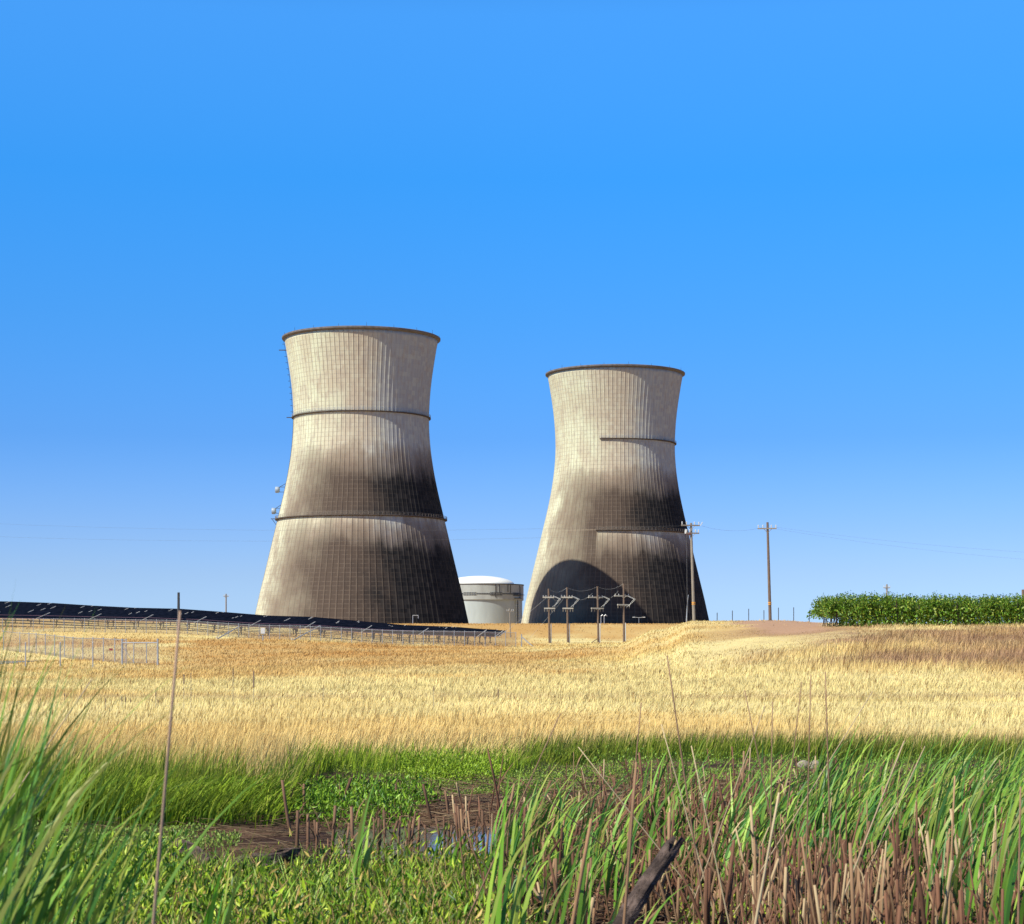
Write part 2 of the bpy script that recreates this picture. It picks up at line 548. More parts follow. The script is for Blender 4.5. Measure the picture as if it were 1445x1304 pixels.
def tower_material(name, azc, seed, left_lo, left_hi, ring_half, foot=False):
    g = NT(name)
    ob = g.obj()
    sp = g.n('ShaderNodeSeparateXYZ'); g.set(sp.inputs[0], ob)
    X, Y, Z = sp.outputs
    th = g.m_('ARCTAN2', X, g.m_('MULTIPLY', Y, -1.0))
    u = g.m_('MULTIPLY', th, NRIB / (2 * math.pi))
    cv = g.n('ShaderNodeCombineXYZ')
    g.set(cv.inputs[0], g.m_('MULTIPLY', u, 1.0)); g.set(cv.inputs[1], g.m_('MULTIPLY', Z, .09)); cv.inputs[2].default_value = seed
    streak = g.noise(cv.outputs[0], .55, 5, .65)          # long vertical runs
    cv2 = g.n('ShaderNodeCombineXYZ')
    g.set(cv2.inputs[0], g.m_('MULTIPLY', th, 6.0)); g.set(cv2.inputs[1], g.m_('MULTIPLY', Z, .10)); cv2.inputs[2].default_value = seed + 3
    cloud = g.noise(cv2.outputs[0], .7, 5, .6)
    # panels: one random value per pour
    cell = g.n('ShaderNodeCombineXYZ')
    g.set(cell.inputs[0], g.m_('FLOOR', u)); g.set(cell.inputs[1], g.m_('FLOOR', g.m_('DIVIDE', Z, 1.9))); cell.inputs[2].default_value = seed
    wn = g.n('ShaderNodeTexWhiteNoise', noise_dimensions='3D'); g.set(wn.inputs['Vector'], cell.outputs[0])
    pan = wn.outputs['Value']
    colr = g.n('ShaderNodeTexWhiteNoise', noise_dimensions='1D'); g.set(colr.inputs['W'], g.m_('FLOOR', u))
    jit = g.m_('ADD', g.m_('MULTIPLY_ADD', streak, 9.0, -4.5), g.m_('MULTIPLY_ADD', colr.outputs['Value'], 2.0, -1.0))
    jit = g.m_('ADD', jit, g.m_('MULTIPLY_ADD', cloud, 16.0, -8.0))
    Zj = g.m_('ADD', Z, jit)
    # soot above the lower ring
    up = g.step(Zj, 78.0, 60.0)
    up = g.m_('MULTIPLY', up, g.step(Z, 45.6, 46.4))
    # soot below: washed pale strip under the ring where the ring shelters the wall
    lowpale = g.step(Zj, 46.0, 30.0)
    noring = g.step(th, ring_half - .01, ring_half + .01)  # 1 where the ring runs overhead
    lown = g.m_('ADD', g.m_('MULTIPLY', lowpale, noring), g.m_('SUBTRACT', 1.0, noring))
    low = g.m_('MULTIPLY', lown, g.step(Z, 46.4, 45.6))
    s = g.m_('MAXIMUM', up, low)
    thj = g.m_('ADD', th, g.m_('MULTIPLY_ADD', cloud, .7, -.35))
    az = g.step(thj, left_lo, left_hi)
    az = g.m_('POWER', az, .8)
    back = g.step(th, 2.9, 2.3)
    s = g.m_('MULTIPLY', g.m_('MULTIPLY', s, az), back)
    s = g.m_('MULTIPLY', s, g.m_('MULTIPLY_ADD', pan, .05, .96), clamp=True)
    if foot: s = g.m_('MAXIMUM', s, g.m_('MULTIPLY', g.m_('MULTIPLY', g.step(Z, 33.0, 20.0), .6), g.step(th, -1.3, -.9)))  # dark tone put in to deepen the arched shadow cast on the foot
    s = g.m_('POWER', s, .62)
    # concrete
    con = g.mix(g.step(cloud, .35, .65), (.545, .555, .405), (.46, .425, .31))
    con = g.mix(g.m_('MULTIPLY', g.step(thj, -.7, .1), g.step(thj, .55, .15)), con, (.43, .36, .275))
    con = g.mix(g.step(thj, .05, .5), con, (.325, .325, .325))  # greyer right flank: its shade painted into the concrete
    con = g.mix(g.m_('MULTIPLY', g.m_('POWER', pan, 2.0), .28), con, (.60, .59, .46))
    con = g.mix(g.m_('MULTIPLY', g.step(streak, .58, .8), .35), con, (.66, .62, .5))
    con = g.mix(g.m_('MULTIPLY', g.step(g.noise(cv2.outputs[0], 2.3, 4), .48, .7), .5), con, (.33, .27, .22))
    soot = g.mix(pan, (.066, .047, .038), (.082, .060, .048))
    soot = g.mix(g.step(thj, -.1, .45), soot, (.012, .012, .014))  # soot blackened further on the right to paint in that side's shade
    fade = g.mix(s, con, soot)
    half = g.m_('MULTIPLY', g.m_('MULTIPLY', s, g.m_('SUBTRACT', 1.0, s)), 1.6)
    fade = g.mix(half, fade, (.20, .135, .10))
    # joints
    fu = g.m_('FRACT', u); fz = g.m_('FRACT', g.m_('DIVIDE', Z, 1.9))
    lu = g.m_('LESS_THAN', g.m_('ABSOLUTE', g.m_('SUBTRACT', fu, .5)), .085)
    keep = g.m_('MULTIPLY_ADD', g.m_('GREATER_THAN', pan, .3), .65, .35)
    lz = g.m_('MULTIPLY', g.m_('LESS_THAN', fz, .17), keep)
    keepu = g.step(g.noise(cv.outputs[0], 1.7, 2), .40, .55)
    line = g.m_('MAXIMUM', g.m_('MULTIPLY', lu, g.m_('MULTIPLY_ADD', keepu, .6, .4)), g.m_('MULTIPLY', lz, .68))
    jcol = g.mix(s, (.25, .195, .155), (.175, .135, .105))
    dark = g.m_('MULTIPLY', line, g.m_('MULTIPLY_ADD', g.step(th, -.1, .6), -.40, .50))  # joint lines weakened on the right, following the painted shade
    fin = g.mix(dark, fade, jcol)
    g.set(g.b.inputs['Base Color'], fin)
    g.b.inputs['Roughness'].default_value = .9
    g.b.inputs['Specular IOR Level'].default_value = .12
    g.bump(g.m_('ADD', g.noise(ob, .9, 6, .7), g.m_('MULTIPLY', lz, -.4)), .35, .12)
    return g.m

def shell_mesh():
    hs = np.concatenate((np.array([-3.0]), np.linspace(0, 125, 84)))
    ro = smooth_prof(hs)
    rw = .42 / 47.5
    step = 2 * math.pi / NRIB
    ang = []
    rad = []
    for k in range(NRIB):
        c = (k + .5) * step
        w = .07 * step
        ang += [c - .5 * step + .001, c - .25 * step, c - w * 1.25, c - w, c + w, c + w * 1.25, c + .25 * step]
        rad += [0, 0, 0, .085, .085, 0, 0]
    ang = np.array(ang); rad = np.array(rad)
    n = len(ang)
    V = []
    for h, r in zip(hs, ro):
        rr = r + rad
        V.append(np.stack((rr * np.sin(ang), -rr * np.cos(ang), np.full(n, h)), 1))
    for h, r in zip(hs[::-1], ro[::-1]):
        rr = np.full(n, r - .7)
        V.append(np.stack((rr * np.sin(ang), -rr * np.cos(ang), np.full(n, h)), 1))
    V = np.concatenate(V)
    rows = len(hs) * 2
    idx = np.arange(rows * n).reshape(rows, n)
    nx = np.roll(idx, -1, axis=1)
    Q = np.stack((idx[:-1], nx[:-1], nx[1:], idx[1:]), 2).reshape(-1, 4)
    return V, Q

def ring_at(h, name, parent, a0=None, a1=None, wide=1.3, rail=False, tk=.75):
    r = float(smooth_prof(np.array([h]))[0])
    mb = MB()
    mb.lathe([(r - .3, h - tk), (r + wide, h - tk * .55), (r + wide, h), (r - .3, h)], 150, a0, a1, closed=True)
    o = mb.build(name, M_RINGC, parent)
    mb = MB()
    A0, A1 = (0, 2 * math.pi) if a0 is None else (a0, a1)
    k = int((A1 - A0) / (2 * math.pi) * 120)
    for i in range(k + (0 if a0 is None else 1)):
        t = A0 + (A1 - A0) * i / k
        p = Vector(((r + wide - .12) * math.sin(t), -(r + wide - .12) * math.cos(t), h))
        mb.cyl(p, p + Vector((0, 0, 1.1)), 
                   .05 if not rail else .06, n=4)
    for zz in (.55, 1.1):
        mb.lathe([(r + wide - .16, h + zz), (r + wide - .08, h + zz), (r + wide - .08, h + zz + .08), (r + wide - .16, h + zz + .08)], 120, a0, a1, closed=True)
    mb.build('railing', M_RAILP if rail else M_STEEL, o)
    return o

M_RINGC = mat_plain('dark_ring_concrete', (.11, .085, .075), (.06, .05, .045), .8, .9, .15)
M_RAILP = mat_plain('pale_railing', (.24, .21, .18), (.18, .16, .14), 1, .7, .3)
M_RIM = mat_plain('rim_concrete', (.18, .16, .155), (.11, .10, .10), .6, .9, .15)

SV, SQ = shell_mesh()
def tower(label, loc, mat, ring0):
    t = thing('cooling_tower', label, 'cooling tower', loc, 0, 'twin concrete cooling towers')
    np_mesh('shell', SV, SQ, None, mat, t)
    mb = MB()
    mb.lathe([(33.8, 124.9), (35.0, 125.6), (35.05, 126.2), (34.7, 126.4), (33.1, 126.4), (33.1, 124.9)], 160, closed=True)
    rim = mb.build('rim', M_RIM, t)
    for k in range(18):
        aa = (k + .4) * 2 * math.pi / 18
        mb = MB(); p = Vector((34.5 * math.sin(aa), -34.5 * math.cos(aa), 126.4))
        mb.cyl(p, p + Vector((0, 0, 1.1 + .5 * (k % 3 == 0))), .09, .04, 5)
        mb.build('lightning_rod', M_DARKSTEEL, rim)
    ring_at(91.0, 'upper_walkway', t, *ring0, wide=.9, tk=.6)
    ring_at(46.0, 'lower_walkway', t, *ring0, wide=1.3, rail=True)
    return t

LT = Vector((px(510, 879), 879, 12.7)); RT = Vector((px(868, 997), 997, 13.3))
mL = tower_material('sooty_concrete_one', 0, 1.7, -1.15, -.30, -9.0)
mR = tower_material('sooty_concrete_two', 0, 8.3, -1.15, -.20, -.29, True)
t1 = tower('larger nearer cooling tower with walkway rings all the way round and dishes on its flank', LT, mL, (None, None))
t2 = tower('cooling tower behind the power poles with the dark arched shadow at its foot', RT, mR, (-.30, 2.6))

# ladder cage, conduits on the near tower's outer flank
mb = MB()
aw = -math.pi / 2 * .985
def flank(h, off, da=0.0):
    r = float(smooth_prof(np.array([h]))[0]) + off
    return Vector((r * math.sin(aw + da), -r * math.cos(aw + da), h))
hh = np.linspace(91, 125, 26)
for i in range(25):
    for da in (-.008, .008):
        mb.cyl(flank(hh[i], .55, da), flank(hh[i + 1], .55, da), .06, n=4)
    mb.bar(flank(hh[i], .55, -.008), flank(hh[i], .55, .008), .1, .1)
    if i % 2 == 0:
        for da in (-.02, .02):
            mb.bar(flank(hh[i], .35, da), flank(hh[i], 1.3, da * .9), .09, .09)
        mb.bar(flank(hh[i], 1.3, -.018), flank(hh[i], 1.3, .018), .09, .09)
mb.box(flank(121.0, 1.8), (3.2, 1.4, .18)); mb.box(flank(91.2, 1.9), (2.6, 1.6, .2))
mb.build('caged_ladder', M_DARKSTEEL, t1)
mb = MB()
hh = np.linspace(-1, 90, 40)
for i in range(39): mb.cyl(flank(hh[i], .28), flank(hh[i + 1], .28), .13, n=5)
mb.build('conduit', M_DARKSTEEL, t1)
mb = MB(); mb.box(flank(46.3, 2.0), (2.6, 1.8, .22)); mb.bar(flank(43.5, .2), flank(46.0, 2.6), .2, .2)
mb.build('landing', M_DARKSTEEL, t1)

def dish(label, h, reach):
    p = LT + flank(h, 0)
    t = thing('microwave_dish', label, 'dish antenna', p, 0, 'dishes on the tower flank')
    mb = MB()
    mb.bm.free(); mb = MB()
    prof = [(0, -.9), (.9, -.85), (1.3, -.55), (1.38, -.2), (1.38, .95), (1.30, 1.0), (0, 1.05)]
    mb.lathe(prof, 28)
    rot = Matrix.Rotation(-math.pi / 2, 4, 'Y')
    bmesh.ops.transform(mb.bm, matrix=Matrix.Translation((-reach - .2, 0, 0)) @ rot, verts=mb.bm.verts)
    mb.build('drum', M_DRUM, t, smooth=True)
    mb = MB()
    for s in (-1, 1):
        mb.bar((-reach + .6, .5 * s, -1.0), (.5, .5 * s, -1.0), .12, .12)
        mb.bar((-reach + .6, .5 * s, 1.2), (1.0, .5 * s, 1.2), .12, .12)
        mb.bar((-reach + .6, .5 * s, -1.0), (-reach + .6, .5 * s, 1.2), .12, .12)
        mb.bar((-reach + .6, .5 * s, 1.2), (1.1, .5 * s, 3.2), .1, .1)
    mb.bar((-reach + .6, -.5, .1), (-reach + .6, .5, .1), .2, .2)
    mb.build('bracket', M_DARKSTEEL, t)
dish('upper of the two drum dishes bracketed to the left flank of the sooty tower', 59.2, 3.2)
dish('lower of the two drum dishes bracketed to the tower flank just above the lower walkway', 49.8, 2.6)

# ------------------------------------------------------------------ reactor containment
D = 1080.0; s_ = D / 2800
CT = Vector((px(677, D), D, 11.0))
ct = thing('containment_building', 'pale round reactor containment with shallow white dome between the towers', 'building', CT)
zt = pz(826.5, D) - 11; zl = pz(847.5, D) - 11; r_ = 60 * s_
M_CONT = mat_plain('containment_concrete', (.44, .50, .51), (.36, .40, .41), .12, .85, .2, stretch=(1, 1, .25))
M_CONT2 = mat_plain('upper_band_concrete', (.40, .42, .41), (.31, .32, .315), .2, .85, .2, stretch=(1, 1, .3))
MB().lathe([(r_, -3), (r_, zl)], 96).build('lower_wall', M_CONT, ct, smooth=True)
MB().lathe([(r_ - .3, zl - .05), (r_ + .7, zl), (r_ + .7, zt), (r_ - 2.2, zt), (r_ - 2.2, zt - .6)], 96).build('upper_band', M_CONT2, ct)
MB().lathe([(r_ + .65, zt - .02), (r_ + .95, zt + .02), (r_ + .95, zt + .5), (r_ - 2, zt + .5)], 96).build('parapet', M_RINGC, ct)
rd, hd = r_ * .82, 5.0
MB().lathe([(rd * math.sin(t), zt + .3 + hd * math.cos(t)) for t in np.linspace(math.pi / 2, 0.001, 14)], 64).build('dome', M_WHITE, ct, smooth=True)
def on_wall(az, zz, off=0.0):
    return Vector(((r_ + off) * math.sin(az), -(r_ + off) * math.cos(az), zz))
zr = zt - (zt - zl) * .56
for k in range(56):
    az = -.95 + k * .038
    for row in ((0, -1.0) if (k // 8) % 2 == 0 else (-.4,)):
        MB().box(on_wall(az, zr + row, .72), (.55, .35, .62), Matrix.Rotation(az, 3, 'Z')).build('tendon_anchor', M_DARKSTEEL, ct)
mb = MB()
azb = math.asin(52 / 60)
for sg in (-1, 1):
    mb.box(on_wall(azb + sg * .045, zl / 2, .25), (.7, .9, zl), Matrix.Rotation(azb, 3, 'Z'))
mb.build('buttress', M_CONT, ct)
mb = MB()
for k in range(13): mb.box(on_wall(azb, .6 + k * (zl - .5) / 13, .3), (1.5, .6, .75), Matrix.Rotation(azb, 3, 'Z'))
mb.build('buttress_anchor', M_DARKSTEEL, ct)
for az, h0, h1 in ((.38, .15, .98), (.47, .5, .98), (.70, .5, .98), (.78, .45, .98), (1.12, .1, .98), (1.2, .1, .9)):
    z0, z1 = zl + (zt - zl) * h0, zl + (zt - zl) * h1
    MB().box(on_wall(az, (z0 + z1) / 2, .78), (.35, .25, z1 - z0), Matrix.Rotation(az, 3, 'Z')).build('downpipe', M_DARKSTEEL, ct)
mb = MB()
for az in np.linspace(.9, 1.4, 12): mb.box(on_wall(az, zl + (zt - zl) * .36, 1.1), (1.2, .9, .22), Matrix.Rotation(az, 3, 'Z'))
mb.build('service_platform', M_DARKSTEEL, ct)
mb = MB()
for az in np.linspace(.92, 1.2, 8): mb.box(on_wall(az, zl - .1 + (zt - zl) * .12, 1.1), (1.0, .7, .25), Matrix.Rotation(az, 3, 'Z'))
mb.build('service_platform', M_DARKSTEEL, ct)

# ------------------------------------------------------------------ utility poles
def insulator(mb, p, h=.28, r=.07):
    p = Vector(p)
    mb.cyl(p, p + Vector((0, 0, h)), r * .6, r, 6)
    mb.cyl(p + Vector((0, 0, h)), p + Vector((0, 0, h + .08)), r * 1.3, r * .8, 6)

G4 = 'poles standing in a row before the second tower'
def util_pole(label, d, pxt, pxb, yt, yb, arms, group=None, r0=.17, r1=.12, wood=M_WOOD, tags=False, name='utility_pole', rot=0.0, sink=.4):
    bx, by = px(pxb, d), d
    bz = H(bx, by)
    t = thing(name, label, 'utility pole', (bx, by, bz), 0, group)
    tip = Vector((px(pxt, d) - bx, 0, pz(yt, d) - bz))
    MB().cyl((0, 0, -sink), tip, r0, r1, 10).build('pole', wood, t)
    for (ya, xl, xr, kind) in arms:
        za = pz(ya, d) - bz
        f = za / tip.z
        cx = tip.x * f
        l, r = px(xl, d) - bx, px(xr, d) - bx
        dy = (r - l) * math.tan(rot)
        mb = MB()
        aw_ = .24 if group == G4 else .13
        mb.bar((l, -.16 - dy / 2, za), (r, -.16 + dy / 2, za), aw_, aw_ * 1.2)
        mb.bar((cx - .5, -.17, za - .02), (cx, -.12, za - .55), .05, .05); mb.bar((cx + .5, -.17, za - .02), (cx, -.12, za - .55), .05, .05)
        arm = mb.build('crossarm', M_PALEARM if group == G4 else M_WOODGREY, t)
        for q in (.04, .28, .72, .96):
            mb = MB()
            p = (l + (r - l) * q, -.16 - dy / 2 + dy * q, za + .08)
            if kind == 'pin': insulator(mb, p)
            else:
                mb.cyl((p[0], p[1], za - .1), (p[0], p[1], za - .75), .07, n=6)
            mb.build('insulator', M_CERAMIC if kind == 'pin' else M_WOODGREY, arm)
    if tags:
        mb = MB()
        for zz in (2.2, 2.0):
            mb.cyl((tip.x * zz / tip.z, 0, zz), (tip.x * zz / tip.z, 0, zz + .1), r0 + .02, n=10)
        mb.build('marker_band', M_ORANGE, t)
    return t, Vector((bx, by, bz))

M_PALEARM = mat_plain('bleached_wood', (.50, .47, .41), (.38, .35, .30), 3, .8, .2)
# the four-pole line in front of the second tower
four = [(774, 775.5, 830.7, 911, 'leftmost of the four double armed wooden poles at the shadowed foot of the second tower'),
        (800, 801.5, 829, 911, 'wooden pole second from the left of the four poles before the shadowed tower foot'),
        (843, 844.5, 827.6, 911, 'braced wooden pole third from the left of the four poles before the tower'),
        (880, 880.5, 823.6, 905, 'rightmost and tallest of the four double armed wooden poles before the tower')]
tops = []
for k, (a_, b_, c_, d_, lab) in enumerate(four):
    dd = 438
    rr = (k > 1) and .55 or .2
    sh = -3 if k > 1 else 0
    t, bpos = util_pole(lab, dd, a_, b_, c_, d_, [(843 - (2 if k == 3 else 0), a_ - 8 - (sh and 5), a_ + 8 + (0 if sh else 0), 'pin'), (858.5 - (5 if k == 3 else 0), a_ - 6 - (sh and 3), a_ + 9, 'drop')], G4, .26, .18, rot=rr)
    mb = MB()
    mb.cyl((.34, -.05, 0), (.34, -.05, 4.3), .10, n=6)
    mb.build('riser_conduit', M_CERAMIC if k > 1 else M_STEEL, t)
    if k == 2: MB().bar((-.2, -.3, .9), (-1.9, -.6, -.2), .14, .14).build('brace', M_WOOD, t)
    for q, (dx0, dx1) in enumerate(((1.2, .6), (.9, 1.1))):   # bent jumper between arms
        mb = MB()
        z0, z1 = pz(843, dd) - bpos.z, pz(858.5, dd) - bpos.z
        P = [(dx0, -.2, z0 + .2), (dx0 + 1.3, -.4, z0 - .4), (dx0 + .6, -.3, z0 - 1.2), (dx1, -.2, z1 + .3)]
        for i in range(3): mb.cyl(P[i], P[i + 1], .035, n=4)
        mb.build('jumper_wire', M_CERAMIC, t)
    tops.append((px(a_, dd), dd, pz(c_, dd)))

def wire(p0, p1, sag, r, label, group='overhead wires', seg=14, mat=None):
    p0, p1 = Vector(p0), Vector(p1)
    mb = MB()
    P = []
    for i in range(seg + 1):
        t = i / seg
        p = p0.lerp(p1, t); p.z -= 4 * sag * t * (1 - t)
        P.append(p)
    for i in range(seg): mb.cyl(P[i], P[i + 1], r, n=4, cap=False)
    o = mb.build('power_line', mat or M_WIRE)
    o.data.transform(Matrix.Translation(-p0)); o.location = p0
    return tag(o, label, 'wire', group)
NM = ['leftmost pair', 'middle pair', 'rightmost pair']
for i in range(3):
    p, q = Vector(tops[i]), Vector(tops[i + 1])
    wire(p, q, .9, .015, 'top wire sagging between the %s of the four close set poles' % NM[i], mat=M_STEEL)
    for off, nm in ((-.5, 'near'),):
        wire(p + Vector((.9, off, -1.9)), q + Vector((-1.2, off, -1.6)), 1.1, .015, 'crossarm wire sagging between the %s of the four close set poles' % NM[i], mat=M_STEEL)
for k, (dx, gx, lab) in enumerate(((0, -9, 'steeper guy wire slanting left from the second of the four poles to the ground'), (-4, -12, 'flatter guy wire slanting left from the first of the four poles to the ground'))):
    tp = Vector(tops[1 - k]) + Vector((0, 0, -1.6))
    wire(tp, (tp.x + gx, tp.y + 8, H(tp.x + gx, tp.y + 8)), .1, .02, lab, 'guy wires by the four poles', 4, M_CERAMIC)

# tall poles on the knoll
tA, bA = util_pole('tall two armed utility pole standing in front of the right edge of the second tower', 241, 975, 979.5, 738, 878,
                   [(741.5, 961, 987.5, 'pin'), (752.5, 968, 986.5, 'pin')], 'tall poles on the knoll', .20, .14, M_WOODGREY, True, rot=.3)
mb = MB(); mb.cyl((-1.05, -.2, pz(753, 241) - bA.z), (-1.05, -.2, pz(746.5, 241) - bA.z), .12, .09, 8); mb.build('fuse_cutout', M_CERAMIC, tA); mb = MB(); mb.cyl((.75, -.2, pz(742, 241) - bA.z), (1.0, -.2, pz(737, 241) - bA.z), .05, n=5)
mb.build('fuse_cutout', M_CERAMIC, tA)
MB().box((-.75, -.25, pz(752.8, 241) - bA.z), (.5, .2, .22)).build('switch', M_RUST, tA)
tB, bB = util_pole('tall one armed utility pole standing alone on the bare knoll against the sky', 241, 1083, 1087, 737, 876.5,
                   [(746, 1069, 1095.5, 'pin')], 'tall poles on the knoll', .20, .14, M_WOOD, True, rot=-.1)
wire((bA.x + .9, 241, pz(742, 241)), (bB.x - 1.0, 241, pz(744.5, 241)), .5, .008, 'thin wire between the two tall poles, left of the bare knoll pole')
wire((bB.x + .7, 241, pz(744, 241)), (px(1900, 200), 200, pz(790, 200)), 1.2, .006, 'upper thin wire running off right from the lone knoll pole')
wire((bB.x + .2, 241, pz(745.5, 241)), (px(1900, 200), 200, pz(805, 200)), 1.4, .006, 'lower thin wire running off right from the lone knoll pole')
wire((bA.x - 1.0, 241, pz(742, 241)), (px(-500, 420), 420, pz(700, 420)), 3, .007, 'upper faint wire running off left behind the towers view')
wire((bA.x - .6, 241, pz(753, 241)), (px(-500, 420), 420, pz(722, 420)), 3, .007, 'lower faint wire running off left behind the towers view')
wire((bA.x - .9, 241.2, pz(748, 241)), (px(970, 243), 243, H(px(970, 243), 243)), .05, .03, 'guy cable slanting down beside the two armed knoll pole', 'guy cables', 6)
mb = MB(); mb.cyl((0, 0, -.2), (.15, 0, 2.6), .09, .06, 6); mb.cyl((.15, 0, 2.6), (.25, 0, 3.4), .04, n=5)
o = mb.build('guy_guard', M_STEEL, loc=(px(968.5, 243), 243, H(px(968.5, 243), 243)))
tag(o, 'pale guard tube at the foot of the guy cable beside the knoll pole', 'pipe')

util_pole('small distant one armed pole in front of the round containment building', 520, 719, 720.5, 858, 900, [(862.5, 715, 725, 'pin')], 'far small poles', .16, .12, M_WOODGREY)
util_pole('far thin pole with a crossarm rising behind the solar panels', 560, 319, 319, 838, 880, [(841.5, 315.5, 323, 'pin')], 'far small poles', .22, .18, M_WOODGREY)
util_pole('far thin pole with a crossarm rising above the vines', 420, 1251.5, 1251.5, 824.5, 875, [(829.5, 1246.5, 1256, 'pin')], 'far small poles', .2, .16, M_WOODGREY)
util_pole('dark pole tip rising above the vines at the right edge of the picture', 300, 1443.5, 1443.5, 832, 880, [], 'far small poles', .24, .2, M_WOOD)
util_pole('thick armless grey pole stub rising above the solar panels', 330, 252, 252, 836, 885, [], 'far small poles', .25, .2, M_DARKSTEEL)

# double lamp and yard pieces at the tower feet
d = 925
t = thing('yard_lamp', 'double armed yard lamp before the foot of the second tower', 'lamp post', (px(901.5, d), d, H(px(901.5, d), d)))
zt_ = pz(871, d) - t.location.z
MB().cyl((0, 0, -.2), (0, 0, zt_), .14, .1, 6).build('post', M_STEEL, t)
for sg in (-1, 1):
    mb = MB(); mb.cyl((0, 0, zt_ - .2), (sg * 2.2, 0, zt_), .08, n=5); mb.box((sg * 2.4, 0, zt_), (1.1, .5, .3))
    mb.build('lamp_head', M_CERAMIC, t)
d = 800
t = thing('pipe_frame', 'square steel pipe frame standing at the foot of the nearer tower', 'pipe frame', (px(582.5, d), d, H(px(582.5, d), d)))
zt_ = pz(868.5, d) - t.location.z
MB().cyl((-.0, 0, -.2), (0, 0, zt_), .16, n=6).build('upright', M_STEEL, t)
MB().cyl((0, 0, zt_), (2.2, 0, zt_), .16, n=6).build('top_bar', M_STEEL, t)
MB().cyl((2.2, 0, zt_), (2.2, 0, zt_ - 1.2), .16, n=6).build('drop_end', M_STEEL, t)
d = 800
for pp, lab in ((848, 'left of the two bent vent pipes at the tower foot, beside the braced pole'), (852.5, 'right of the two bent vent pipes at the tower foot, beside the braced pole')):
    mb = MB(); mb.cyl((0, 0, -.2), (0, 0, 3.0), .18, n=6); mb.cyl((0, 0, 3.0), (.7, 0, 3.6), .18, n=6); mb.cyl((.7, 0, 3.6), (1.2, 0, 3.0), .18, n=6)
    tag(mb.build('vent_pipe', M_STEEL, loc=(px(pp, d), d, H(px(pp, d), d))), lab, 'vent pipe', 'bent vent pipes')

# ridge fence posts on the knoll
d = 262
for k, (pp, yt) in enumerate(((1012, 865), (1033.5, 862), (1056.5, 859.5), (1078, 861.5), (1098.5, 858), (1120, 857.5), (1142, 863))):
    x_ = px(pp, d); z_ = H(x_, d)
    mb = MB(); mb.cyl((0, 0, -.2), (0, 0, max(1.0, pz(yt, d) - z_)), .05, n=6); mb.cyl((0, 0, max(1.0, pz(yt, d) - z_)), (0, 0, max(1.0, pz(yt, d) - z_) + .05), .06, .02, 6)
    tag(mb.build('fence_post', M_DARKSTEEL, loc=(x_, d, z_)), 'thin steel fence post on the grassy ridge behind the lone knoll pole', 'fence post', 'ridge fence posts')

# ------------------------------------------------------------------ solar array
PHI = R(18); TILT = R(14); TL = 9.9; SL = 4.4
M_PANEL = (lambda g: (g.set(g.b.inputs['Base Color'], g.mix(g.step(g.noise(g.obj(), 1.2, 3), .4, .6), (.0025, .0025, .004), (.006, .006, .010))),
                      g.b.inputs['Roughness'].__setattr__('default_value', .5), g.b.inputs['Specular IOR Level'].__setattr__('default_value', .015), g.m)[-1])(NT('solar_glass'))
M_RAIL = mat_plain('bright_aluminium', (.50, .47, .42), (.4, .38, .34), 1, .5, .4, .2)
M_SEAM = mat_plain('module_seam', (.17, .09, .11), (.10, .06, .08), .6, .6, .3)
def make_table():
    t = thing('solar_panel_table', 'tilted table of black solar modules on steel posts', 'solar panel', (0, 0, 0), 0, 'solar tables in long rows')
    Rm = Matrix.Rotation(TILT, 3, 'X')
    up = Vector((0, 0, 1.95))
    def P(x, v, w=0): return up + Rm @ Vector((x, v, w))
    mb = MB(); mb.box(up, (TL - .28, SL, .06), Rm)
    mb.build('module_face', M_PANEL, t)
    mb = MB(); mb.box(P(0, -.05, .034), (TL - .3, .16, .02), Rm)
    mb.box(P(0, -SL / 2 - .03), (TL - .28, .05, .09), Rm)
    mb.build('seam_trim', M_SEAM, t)
    mb = MB(); mb.box(P(TL / 2 - .10, 0), (.10, SL + .1, .10), Rm)
    mb.build('end_rail', M_RAIL, t)
    mb = MB(); mb.bar(P(-TL / 2, -1.2, -.12), P(TL / 2, -1.2, -.12), .1, .14); mb.bar(P(-TL / 2, 1.2, -.12), P(TL / 2, 1.2, -.12), .1, .14)
    mb.build('purlin', M_DARKSTEEL, t)
    for xx in (-TL * .25, TL * .25):
        mb = MB()
        tp = P(xx, 0, -.1)
        mb.cyl((xx, 0, -.6), tp, .09, n=6)
        mb.bar((xx, 0, .7), P(xx, -1.2, -.15), .07, .07); mb.bar((xx, 0, .7), P(xx, 1.2, -.15), .07, .07)
        mb.build('post', M_DARKSTEEL, t)  # dark steel gives the posts the shade under the modules as colour
    return t
proto = make_table()
first = True
ORD = ['front row', 'second row', 'third row', 'fourth row', 'fifth row', 'rearmost row']
rowd = Vector((math.cos(PHI), -math.sin(PHI), 0))
for k in range(6):
    y0 = 313 + k * 13.5
    off = 3.7 * ((k * 37) % 10) / 10
    for i in range(-21 - k, 2):
        x_ = rowd.x * TL * i + off; y_ = y0 + rowd.y * TL * i
        pc = 722.5 + 2800 * x_ / y_
        if pc < -60 or pc > 705 + 4 * k: continue
        zl_, zr_ = H(x_ - rowd.x * TL / 2, y_ - rowd.y * TL / 2), H(x_ + rowd.x * TL / 2, y_ + rowd.y * TL / 2)
        zc = (zl_ + zr_) / 2
        X = Vector((rowd.x, rowd.y, (zr_ - zl_) / TL)).normalized()
        Yv = Vector((math.sin(PHI), math.cos(PHI), 0)); Yv = (Yv - X * Yv.dot(X)).normalized()
        Zv = X.cross(Yv)
        Mx = Matrix((X, Yv, Zv)).transposed()
        o = proto if first else copy_tree(proto)
        first = False
        o.location = (x_, y_, zc); o.rotation_euler = Mx.to_euler()
        o['label'] = 'black solar table on steel posts in the %s of the hillside array' % ORD[k]

